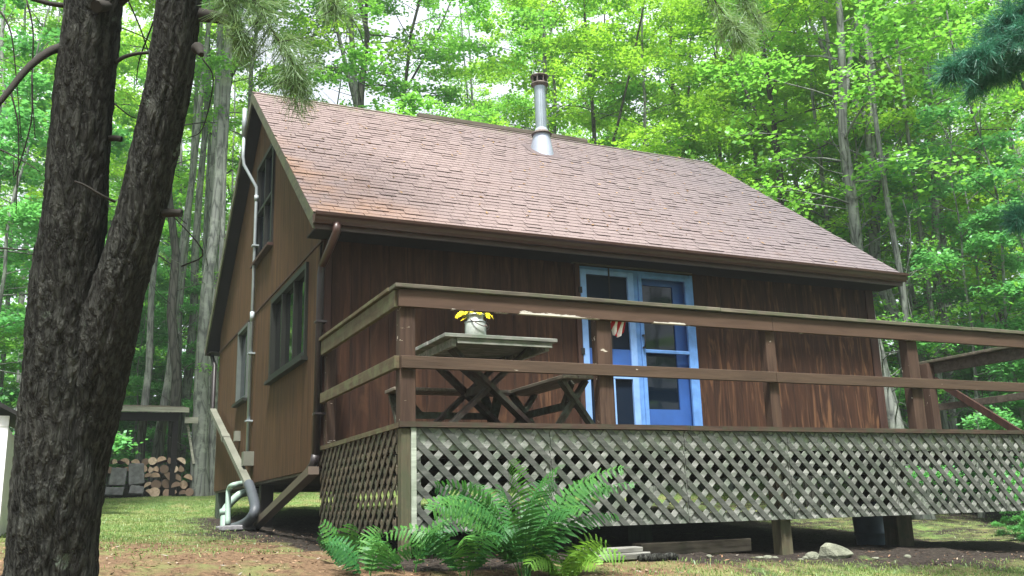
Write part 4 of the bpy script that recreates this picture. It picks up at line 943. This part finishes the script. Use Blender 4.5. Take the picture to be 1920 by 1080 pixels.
def needles(tips, per, ln, seed, wd=.0011):
    """tips: list of (pos, dir); a brush of long needles at each"""
    r = np.random.default_rng(seed); P_ = np.array([t[0] for t in tips]); Dv = np.array([t[1] for t in tips]); k = len(P_)
    d = np.repeat(Dv, per, 0)+r.normal(0, .55, (k*per, 3)); d /= np.linalg.norm(d, axis=1)[:, None]; l = ln*r.uniform(.7, 1.15, (k*per, 1))
    b = np.repeat(P_, per, 0)+np.repeat(Dv, per, 0)*r.uniform(-.06, .02, (k*per, 1)); q = np.cross(d, r.normal(0, 1, (k*per, 3))); q /= np.linalg.norm(q, axis=1)[:, None]; q *= wd
    tip = b+d*l+np.array([0, 0, -.15])*l; V = np.stack([b-q, b+q, tip+q*.5, tip-q*.5], 1).reshape(-1, 3); F = np.arange(len(b)*4).reshape(-1, 4)
    return V, F, np.repeat(r.random(k), per)
def needle_branch(parent, stem, spread, ntips, per, ln, seed, mat, name='foliage', wd=.0011, droop=-.1, twigr=.006):
    """stem: world points; twigs leave it on both sides with needle brushes"""
    r = np.random.default_rng(seed); st = [np.array(p) for p in cr(stem, 8)]; m = MB(); k = len(st); m.tube([Vector(p) for p in st], [twigr*(1-.8*i/(k-1))+.001 for i in range(k)], 6); tips = []
    for j in range(ntips):
        i = int(r.uniform(.15, 1)*(k-1)); tg = st[min(i+1, k-1)]-st[max(i-1, 0)]; tg /= np.linalg.norm(tg); dv = tg*r.uniform(.4, 1)+r.normal(0, .55, 3)+np.array([0, 0, droop]); dv /= np.linalg.norm(dv)
        L_ = spread*r.uniform(.35, 1)*(1.1-.5*i/k); nsub = 4; p0 = st[i]
        if j % 3 == 0: m.tube([Vector(p0), Vector(p0+dv*L_)], [.0022, .0012], 4, caps=False)
        for q in range(nsub): tips.append((p0+dv*L_*(q+1)/nsub+r.normal(0, .012, 3), dv))
    V, F, at_ = needles(tips, per, ln, seed+1, wd)
    org = np.array(ORG.get(parent.name, Vector((0, 0, 0)))); mesh_np(name, V-org, F, mat, parent, attrs={('rnd', 'FACE'): at_}); build('twig', m, M['twig'], parent)
# hanging sprays of the twin pine, coming in from above the picture
D1 = 4.0
for i, (pts, sp_, nt) in enumerate([([(400, -260, D1), (450, -60, D1), (500, 40, D1), (545, 110, D1), (560, 160, D1)], .20, 80), ([(350, -260, D1), (400, -80, D1), (430, 10, D1), (460, 90, D1)], .17, 55),
                                     ([(520, -300, D1+.4), (560, -140, D1+.4), (600, -40, D1+.4), (640, 30, D1+.4)], .16, 40)]):
    needle_branch(pine, [P5(*p) for p in pts], sp_*1.15, int(nt*1.3), 8, .07, 50+i, M['needle'])
for i, (pts, sp_, nt) in enumerate([([(1150, -420, 5), (1230, -160, 5), (1300, -60, 5), (1360, 30, 5), (1390, 70, 5)], .20, 70), ([(1220, -300, 5.2), (1300, -120, 5.2), (1380, -30, 5.2), (1420, 40, 5.2)], .18, 55)]):
    needle_branch(pine, [P5(*p) for p in pts], sp_*1.1, int(nt*1.4), 8, .07, 60+i, M['needle'])
# higher crown of the twin pine (above the picture)
for i in range(16):
    a = i*2.4; hgt = 7.0+i*.55; o = Vector((bxp[0]+.5, bxp[1]+.3, hgt)); Lb = 2.6-.1*i; e_ = o+Vector((math.cos(a)*Lb, math.sin(a)*Lb, .3))
    needle_branch(pine, [o, o*.5+e_*.5+Vector((0, 0, .15)), e_], .5, 60, 7, .12, 80+i, M['needle'], wd=.003, twigr=.02)

# second pine, standing outside the picture on the right, whose teal boughs reach in
pq = at_depth(2330, 600, 7.5); p2 = empty('pine_tree', (pq[0], pq[1], gz(pq[0], pq[1])), 'pine whose drooping teal green boughs reach in at the right edge', 'tree')
m = MB(); zz = gz(pq[0], pq[1]); m.tube([(pq[0]+.03*math.sin(i), pq[1]+.03*math.cos(i), zz-.2+i*.9) for i in range(14)], [.19-.013*i for i in range(14)], 20); build('trunk', m, M['bark_pine'], p2)
top_ = Vector((pq[0], pq[1], 4.2))
for i, (pts, sp_, nt) in enumerate([([(2300, -60, 7.4), (2100, -20, 7), (1960, 40, 6.8), (1860, 90, 6.8), (1780, 140, 6.8)], .26, 110), ([(2280, 60, 7.4), (2100, 60, 7.1), (1980, 90, 7), (1900, 120, 7), (1830, 160, 7)], .24, 90),
                                     ([(2300, -100, 7.4), (2120, -90, 7), (2000, -20, 6.9), (1930, 20, 6.9), (1850, 60, 6.9)], .25, 90), ([(2300, 330, 7.4), (2100, 340, 7), (2000, 370, 7), (1930, 400, 7), (1905, 410, 7)], .16, 50)]):
    needle_branch(p2, [P5(*p) for p in pts], sp_*1.1, nt*3, 12, .085, 70+i, M['needle_blue'], wd=.0016)

# ------------------------------------------------------------------ forest
def leaf_quads(Pn, nrm, size, r):
    k = len(Pn); a = r.normal(0, 1, (k, 3)); d = a-nrm*np.sum(a*nrm, 1)[:, None]; d /= np.linalg.norm(d, axis=1)[:, None]; e_ = np.cross(nrm, d); s_ = size*r.uniform(.6, 1.25, (k, 1))
    V = np.stack([Pn-d*s_*.5, Pn+e_*s_*.33-nrm*s_*.08, Pn+d*s_*.5-nrm*s_*.1, Pn-e_*s_*.33-nrm*s_*.08], 1).reshape(-1, 3); return V, np.arange(k*4).reshape(-1, 4)
def make_tree(name, h, r0, cb, cr_, nl, leaves, ls, lm, bm, seed, limb_el=(5, 50), wander=.25, nsub=6, flat=.07, lat=.26, shape='oval', bare=0, forks=0, dead=0):
    r = np.random.default_rng(seed); root = empty(name, (0, 0, 0), None, None); m = MB(); k = 14
    tz = np.linspace(-.3, h, k); wx = np.cumsum(r.normal(0, wander/4, k)); wy = np.cumsum(r.normal(0, wander/4, k)); wx -= wx[1]; wy -= wy[1]
    path = np.stack([wx, wy, tz], 1); rad = r0*(1.12-(np.linspace(0, 1, k))**.9*1.02); rad[0] *= 1.35; rad[1] *= 1.08
    m.tube([Vector(p) for p in path], [max(.012, q) for q in rad], 10 if r0 > .08 else 7, caps=False); segs = []
    def tp(z): return np.array([np.interp(z, tz, wx), np.interp(z, tz, wy), z])
    for i in range(nl):
        u = (i+.5)/nl; z = cb+(h*.96-cb)*u**.95; az = i*2.399+r.uniform(-.5, .5)
        pr = {'oval': math.sin(math.pi*min(1, .18+.78*u))**.7, 'cone': (1-u)*.9+.12, 'low': 1-.55*u}[shape]
        Lb = cr_*pr*r.uniform(.7, 1.15); el = R(limb_el[0]+(limb_el[1]-limb_el[0])*u+r.uniform(-8, 8)); p0 = tp(z)
        q = [p0]; a_ = az
        for s_ in range(5):
            a_ += r.normal(0, .16); e2_ = el*(1-.28*s_); q.append(q[-1]+np.array([math.cos(a_)*math.cos(e2_), math.sin(a_)*math.cos(e2_), math.sin(e2_)])*Lb/5)
        rl = max(.008, .30*np.interp(z, tz, rad)*r.uniform(.7, 1.2)); m.tube([Vector(p) for p in q], [rl*(1-.85*t/5)+.002 for t in range(6)], 5, caps=False)
        segs.append((q[2], q[5], 1.0)); segs.append((q[3], q[5], .8))
        for s_ in range(nsub):
            t = r.uniform(.3, .98)*5; i0 = min(4, int(t)); b = q[i0]+(q[i0+1]-q[i0])*(t-i0); a2 = a_+r.choice([-1, 1])*r.uniform(.5, 1.1); l2 = Lb*r.uniform(.22, .45)*(1.25-t/5*.6); e2_ = r.uniform(-.12, .25)
            c_ = b+np.array([math.cos(a2)*math.cos(e2_), math.sin(a2)*math.cos(e2_), math.sin(e2_)])*l2; m.tube([Vector(b), Vector(b*.5+c_*.5+r.normal(0, .04, 3)), Vector(c_)], [rl*.35+.002, rl*.2+.002, .002], 4, caps=False)
            segs.append((b*.6+c_*.4, c_, 1.2))
    for i in range(dead):                                           # dead bare branches low on the trunk
        z = r.uniform(cb*.25, cb*1.3); az = r.uniform(0, 6.28); Lb = r.uniform(.6, 2.2); p0 = tp(z); el = r.uniform(.1, .9); dv = np.array([math.cos(az)*math.cos(el), math.sin(az)*math.cos(el), math.sin(el)])
        m.tube([Vector(p0), Vector(p0+dv*Lb*.5+r.normal(0, .06, 3)), Vector(p0+dv*Lb)], [.014, .008, .003], 4, caps=False)
    for i in range(forks):
        z = r.uniform(.35, .6)*h; az = r.uniform(0, 6.28); p0 = tp(z); q = [p0]; el = R(66)
        for s_ in range(5): az += r.normal(0, .1); q.append(q[-1]+np.array([math.cos(az)*math.cos(el), math.sin(az)*math.cos(el), math.sin(el)])*(h-z)/5); el = min(R(85), el+.05)
        rr_ = np.interp(z, tz, rad)*.65; m.tube([Vector(p) for p in q], [rr_*(1-.16*t) for t in range(6)], 8, caps=False)
        for t in range(2, 6): segs += [(q[t], q[t]+np.array([r.normal(0, cr_*.35), r.normal(0, cr_*.35), r.uniform(0, .6)]), 1.5)]
    build('trunk', m, bm, root)
    if leaves:
        A = np.array([s_[0] for s_ in segs]); B = np.array([s_[1] for s_ in segs]); wt = np.linalg.norm(B-A, axis=1)*np.array([s_[2] for s_ in segs]); wt *= r.uniform(.3, 1.6, len(wt)); wt /= wt.sum()
        ii = r.choice(len(A), leaves, p=wt); t = r.uniform(0, 1.08, (leaves, 1)); Pn = A[ii]+(B[ii]-A[ii])*t; dv = (B[ii]-A[ii]); dv[:, 2] *= .3; dv /= (np.linalg.norm(dv, axis=1)[:, None]+1e-6)
        sdv_ = np.stack([-dv[:, 1], dv[:, 0], 0*dv[:, 0]], 1); off = r.normal(0, lat, (leaves, 1)); Pn = Pn+sdv_*off*(1.1-t*.6); Pn[:, 2] += r.normal(0, flat, leaves)-np.abs(off[:, 0])*.25+(wt[ii]*0)
        nr = r.normal(0, .42, (leaves, 3)); nr[:, 2] += 1; nr /= np.linalg.norm(nr, axis=1)[:, None]; V, Fq = leaf_quads(Pn, nr, ls, r)
        seg_r = r.uniform(-.28, .28, len(A)); mesh_np('crown', V, Fq, lm, root, attrs={('rnd', 'FACE'): np.clip(r.normal(.5, .2, leaves)+seg_r[ii], 0, 1)})
    return root
KINDS = {
 'yellow': make_tree('maple_tree', 18, .13, 4.5, 3.3, 34, 19000, .118, M['leaf_yellow'], M['bark_dark'], 1, forks=1),
 'yellow2': make_tree('maple_tree', 15, .10, 3.2, 3.0, 30, 18000, .118, M['leaf_yellow'], M['bark_grey'], 2, limb_el=(0, 40)),
 'mid': make_tree('beech_tree', 17, .12, 3.0, 3.4, 34, 19000, .118, M['leaf_mid'], M['bark_grey'], 3, limb_el=(0, 45)),
 'mid2': make_tree('beech_tree', 14, .09, 2.0, 2.8, 30, 16000, .112, M['leaf_mid'], M['bark_dark'], 4, limb_el=(-5, 35), dead=8),
 'deep': make_tree('young_beech', 8.5, .05, .5, 2.3, 26, 16000, .10, M['leaf_deep'], M['bark_grey'], 5, limb_el=(-8, 35), shape='low'),
 'bush': make_tree('shrub', 3.6, .03, .15, 1.6, 20, 9000, .09, M['leaf_deep'], M['bark_dark'], 6, limb_el=(0, 40), shape='low'),
 'midsap': make_tree('young_maple', 7.5, .045, .8, 2.2, 24, 14000, .105, M['leaf_mid'], M['bark_dark'], 7, limb_el=(-5, 40), shape='low'),
 'tall': make_tree('tall_beech', 21, .14, 9.5, 3.0, 26, 13000, .118, M['leaf_yellow'], M['bark_grey'], 8, wander=.35, forks=1, dead=9),
 'talld': make_tree('tall_maple', 20, .13, 8.0, 2.8, 24, 12000, .118, M['leaf_mid'], M['bark_dark'], 9, wander=.5, forks=1, dead=14),
 'pole': make_tree('beech_pole', 21, .14, 13.0, 2.2, 16, 3500, .118, M['leaf_yellow'], M['bark_grey'], 18, wander=.35, forks=0, dead=8),
 'bare': make_tree('bare_sapling', 8, .035, 2.0, 1.4, 16, 900, .11, M['leaf_mid'], M['bark_grey'], 10, limb_el=(25, 60), dead=16, wander=.4),
 'twiggy': make_tree('grey_maple', 17, .13, 5.5, 2.6, 26, 9000, .115, M['leaf_mid'], M['bark_grey'], 12, wander=.5, dead=40, limb_el=(15, 60), forks=1),
}
used = set(); CNT = [0]
def plant(kind, px, dep, s_=1.0, lean=(0, 0), label=None, group=None, cat='tree', rot=None, sr=1.0):
    src = KINDS[kind]; root = src if kind not in used else src.copy()
    if kind in used:
        COL.objects.link(root)
        for c_ in src.children: d_ = c_.copy(); COL.objects.link(d_); d_.parent = root
    used.add(kind)
    if isinstance(px, tuple): x, y = px
    else:
        q = CAM+(fw*FPX+rt2*(px-960))/FPX*dep; hd_ = q-CAM; x, y = q[0], q[1]
    root.location = (x, y, gz(x, y)-.05); CNT[0] += 1
    rr_ = random.Random(CNT[0]*17); rz = rr_.uniform(0, 6.28) if rot is None else rot
    # lean is given across the view (positive: to the right) and away from the camera
    q = Matrix.Rotation(lean[0], 3, Vector((-math.sin(-YAW)*-1*0+math.sin(-YAW), math.cos(YAW), 0)))@Matrix.Rotation(rz, 3, 'Z')
    root.rotation_euler = q.to_euler(); root.scale = (s_*sr, s_*sr, s_)
    return tag(root, label, cat, group)
GR = 'forest trees behind the cabin'
# named trunks, left side
plant('tall', 62, 17, 1.0, (.06, 0), 'stout pale grey trunk half hidden beyond the left side of the twin pine', sr=1.15)
plant('pole', 386, 21.8, 1.0, (.02, 0), 'thick mottled grey trunk rising beside the woodpile', sr=1.15, rot=1)
plant('pole', 400, 23.5, 1.0, (.01, 0), 'straight grey trunk showing beside the cabin roof edge', sr=1.15, rot=2)
plant('pole', 352, 25, 1.0, (.03, 0), 'slim grey trunk standing behind the firewood shelter', sr=.95, rot=4)
plant('pole', 310, 23, 1.0, (.05, 0), 'crooked grey trunk seen between the pine and the shelter', rot=5, sr=.8)
plant('pole', 424, 27, 1.05, (.0, 0), 'tall grey trunk nearest the gable peak', sr=1.1, rot=3)
plant('talld', 668, 24, 1.0, (.02, 0), 'upright dark trunk rising over the left part of the roof ridge', sr=1.2, rot=.5)
plant('talld', 690, 26, .95, (.09, 0), 'leaning forked dark trunk beside the upright one above the ridge', sr=.95, rot=2.6)
plant('twiggy', 600, 27, .9, (-.06, 0), 'thin bent bare limbed tree near the left end of the ridge', sr=.8)
plant('twiggy', 880, 30, 1.05, (.0, 0), 'forked thin trunk in the pale sky gap left of the chimney', sr=.8)
plant('twiggy', 1655, 17.5, .95, (.01, 0), 'grey trunk with dead twigs just past the right end of the roof', sr=1.15, rot=1.2)
plant('twiggy', 1705, 19, 1.0, (-.02, 0), 'knotted grey trunk wrapped in dead twigs, right of the cabin', sr=1.2, rot=2.2)
plant('twiggy', 1742, 21, 1.0, (.03, 0), 'many branched grey tree rising behind the far deck post, nearest of those there', sr=.9, rot=3.4)
plant('talld', 1860, 22, .9, (.01, 0), 'slender dark trunk standing alone above the end of the deck rail', sr=.7, rot=3)
plant('yellow', 1290, 26, 1.0, (0, 0), 'bright yellow green maple above the right part of the ridge', rot=1)
plant('yellow', 1480, 20, .88, (0, 0), 'layered yellow green maple directly above the right slope of the roof', rot=2)
# the rest of the wood
rr = random.Random(99)
PLACES = [(60, 'beyond the outer side of the twin pine'), (225, 'glimpsed between the twin pine trunks'), (350, 'behind the firewood shelter'), (480, 'behind the gable wall'), (620, 'above the gable peak'), (780, 'over the bare part of the ridge'), (960, 'above the dark ridge board'), (1070, 'behind the stove pipe'), (1250, 'over the ridge past the stove pipe'), (1400, 'above the far end of the ridge'), (1560, 'above the sloping roof end'), (1700, 'beside the far roof corner'), (1800, 'behind the far deck post'), (9999, 'above the end of the deck rail')]
NAMES = {'yellow': 'yellow green maple', 'yellow2': 'spreading yellow maple', 'mid': 'mid green beech', 'mid2': 'lower green beech', 'deep': 'deep green beech sapling', 'bush': 'dark green shrub', 'midsap': 'green maple sapling', 'tall': 'tall grey beech', 'talld': 'tall dark maple', 'bare': 'thin nearly bare sapling', 'twiggy': 'twiggy grey maple'}
def wood_tree(px, dep, kinds, s0=.85, s1=1.15):
    k = rr.choice(kinds); pl = [b for a, b in PLACES if px < a][0]
    rk = 'at the wood edge' if dep < 21 else 'in front' if dep < 27 else 'farther in' if dep < 34 else 'deepest in'
    plant(k, px, dep, rr.uniform(s0, s1), (rr.uniform(-.05, .05), 0), NAMES[k]+' '+rk+' '+pl, 'woodland '+NAMES[k]+'s '+rk, 'shrub' if k == 'bush' else 'tree')
lay = []
for dep, st, ks in [(25, 190, ['mid', 'yellow2', 'mid2', 'tall']), (31, 150, ['mid', 'yellow', 'yellow2', 'talld']), (38, 125, ['mid', 'yellow', 'mid2', 'tall', 'yellow2']), (46, 110, ['mid', 'yellow', 'mid'])]:
    px = -120+rr.uniform(0, 60)
    while px < 2080:
        skip = (480 < px < 1000 and rr.random() < .42) or (px < 480 and rr.random() < .25) or (180 < px < 420 and dep < 27)                 # the canopy is open there
        if not skip: wood_tree(px, dep+rr.uniform(-2, 2), ks)
        px += st*rr.uniform(.7, 1.3)
for px, dep, k, s_ in [(1560, 21, 'yellow2', .9), (1980, 19, 'yellow', .9), (1760, 26, 'yellow2', 1), (1420, 24, 'mid', .85), (1150, 23, 'yellow', .85), (1040, 26, 'yellow2', 1.05), (-20, 19, 'mid', .8), (250, 31, 'mid', .8)]:
    wood_tree(px, dep, [k], s_, s_+.05)
# understorey
for px, dep in [(1700, 19.5), (1785, 17.5), (1905, 17), (1960, 16.5), (1800, 22), (1880, 22), (1690, 24), (215, 29), (300, 30), (20, 20), (-40, 16), (260, 29), (330, 30), (80, 24), (440, 30)]:
    wood_tree(px, dep, ['deep', 'bush', 'midsap', 'deep'], .75, 1.1)
for px in range(-60, 2050, 62):
    if px < 470 or px > 1560: wood_tree(px+rr.uniform(-20, 20), rr.uniform(29, 34) if px < 470 else rr.uniform(25, 31), ['deep', 'midsap', 'bush', 'deep'], .8, 1.2)
    elif rr.random() < .4: wood_tree(px, rr.uniform(26, 34), ['midsap'], 1, 1.3)
for q_, (px, dp) in enumerate([(1615, 19), (1672, 22), (1690, 17.5), (1718, 23), (1735, 18.5), (1765, 25), (1590, 26), (1812, 24)]):
    plant('pole', px, dp, rr.uniform(.85, 1), (rr.uniform(-.05, .05), 0), 'slim pale grey trunk among the stems past the far roof corner', 'slim pale trunks past the far roof corner', sr=rr.uniform(.4, .6), rot=rr.uniform(0, 6))
for q_, (px, dp) in enumerate([(280, 31), (345, 30), (440, 33), (20, 24), (130, 26)]):
    plant('pole', px, dp, rr.uniform(.9, 1), (rr.uniform(-.04, .05), 0), 'slim pale grey trunk standing deep behind the firewood shelter', 'slim pale trunks deep behind the firewood shelter', sr=rr.uniform(.5, .7), rot=rr.uniform(0, 6))
for q_, (px, dp, s_) in enumerate([(185, 24.6, .72), (228, 25, .78), (268, 24.4, .7), (305, 25.2, .8), (338, 24.8, .66), (262, 30, 1.1), (310, 31, 1.15)]):
    plant('deep', px, dp, s_, (0, 0), 'emerald green beech sapling filling the gap under the shelter roof', 'emerald saplings seen under the shelter roof')
for q_, (px, dp, k_) in enumerate([(-160, 22, 'mid'), (-240, 27, 'mid2'), (-330, 24, 'yellow2'), (-420, 29, 'mid'), (-200, 33, 'yellow'), (-520, 26, 'mid2'), (-130, 28, 'deep'), (-280, 22, 'deep'), (-400, 22, 'deep')]):
    plant(k_, px, dp, 1.0, (0, 0), 'leafy tree standing in the wood far beyond the garden shed', 'trees in the wood beyond the garden shed')
for px in range(1600, 2000, 30): wood_tree(px+rr.uniform(-12, 12), rr.uniform(16, 27), ['bare'], .7, 1.2)
for px, dp, lb_ in [(282, 22.5, 'very slim grey trunk in the gap beside the pine'), (338, 20.5, 'slim grey trunk over the woodpile end of the shelter'), (386, 27, 'grey trunk between the two thickest ones by the gable'), (412, 22, 'slender grey trunk closest to the roof edge'), (1628, 24, 'pale slim trunk just past the far roof corner'), (1780, 23, 'pale slim trunk between the twig wrapped trees and the deck post')]:
    plant('pole', px, dp+(4 if 300 < px < 350 else 0), 1.0, (rr.uniform(-.02, .04), 0), lb_, sr=.62, rot=rr.uniform(0, 6))
for px in (345, 415, 435): wood_tree(px, rr.uniform(22, 30), ['bare', 'talld'], .8, 1.1)
# trees on the camera's side of the clearing: they shade it and show in the window panes
for (x, y), k, s_ in [((-14, 3), 'mid', .9), ((-16, 9), 'yellow2', .9), ((-12, 14), 'mid', .9), ((-18, -3), 'yellow', .9), ((-19, 6), 'mid2', 1), ((-13, -9), 'mid', .9), ((4, -24), 'mid', .9), ((12, -22), 'yellow', .9), ((-5, -25), 'mid2', 1), ((19, -15), 'mid', .9), ((-15, 18), 'mid', 1), ((-9, -17), 'mid', .95), ((-2, -19), 'yellow2', 1), ((4, -18), 'mid', 1), ((9, -17), 'mid2', 1.05), ((14, -15), 'yellow', .9), ((18, -9), 'mid', .9), ((-14, -13), 'yellow2', 1), ((1, -17), 'deep', 1.3), ((7, -16), 'deep', 1.3), ((12, -14), 'deep', 1.3), ((-6, -17), 'deep', 1.3), ((16, -11), 'deep', 1.3), ((-12, 1), 'deep', 1.2)]:
    plant(k, (x, y), 0, s_, (0, 0), 'leafy tree on the near side of the clearing', 'trees on the near side of the clearing', 'tree')
# far wood that reads as one mass
def far_wood():
    r = np.random.default_rng(3); k = 90000; Pn = []
    px = r.uniform(-500, 2400, k); dep = r.uniform(50, 62, k); q = CAM[None, :]+(fw*FPX+rt2*(px[:, None]-960))/FPX*dep[:, None]
    x, y = q[:, 0], q[:, 1]; z = ground_z(x, y)+r.beta(1.1, 1.3, k)*(15+5*np.sin(x*.25)+4*np.sin(y*.4+1))
    ci = np.floor(px/45)+np.floor(z/1.6)*101; z += .5*np.sin(ci*12.9898); nr = r.normal(0, .5, (k, 3)); nr[:, 2] += 1; nr /= np.linalg.norm(nr, axis=1)[:, None]
    V, Fq = leaf_quads(np.stack([x, y, z], 1), nr, .42, r); return mesh_np('far_woods', V, Fq, M['leaf_mid'], attrs={('rnd', 'FACE'): np.clip(r.normal(.45, .25, k), 0, 1)})
for i_, (px_, dp_, sc_) in enumerate([(1885, 12.5, .22), (1860, 13.2, .2), (1912, 12, .26), (1840, 14, .2), (1950, 12.5, .3)]):
    plant('bush', px_, dp_, sc_, (0, 0), 'low leafy weed on the bare soil beyond the end of the deck', 'weeds beyond the end of the deck', 'weed')
tag(far_wood(), 'distant green wood closing the view behind the nearer trees', 'wood', kind='stuff')
print('trees', CNT[0], 'objects', len(bpy.data.objects))

# ------------------------------------------------------------------ thin haze volume, added to brighten and soften the woods
m = MB(); m.box(-95, 150, -60, 140, -9.5, 40); hz = build('haze', m, M['black']); hz['kind'] = 'stuff'; hz['label'] = 'thin haze volume added to brighten and soften the wood'
hm = bpy.data.materials.new('haze'); hm.use_nodes = True; hm.node_tree.nodes.clear(); ho = hm.node_tree.nodes.new('ShaderNodeOutputMaterial')
hv = hm.node_tree.nodes.new('ShaderNodeVolumePrincipled'); hv.inputs['Color'].default_value = (.86, .95, .95, 1); hv.inputs['Density'].default_value = .0013; hv.inputs['Anisotropy'].default_value = .2
hm.node_tree.links.new(hv.outputs[0], ho.inputs['Volume']); hz.data.materials.clear(); hz.data.materials.append(hm)
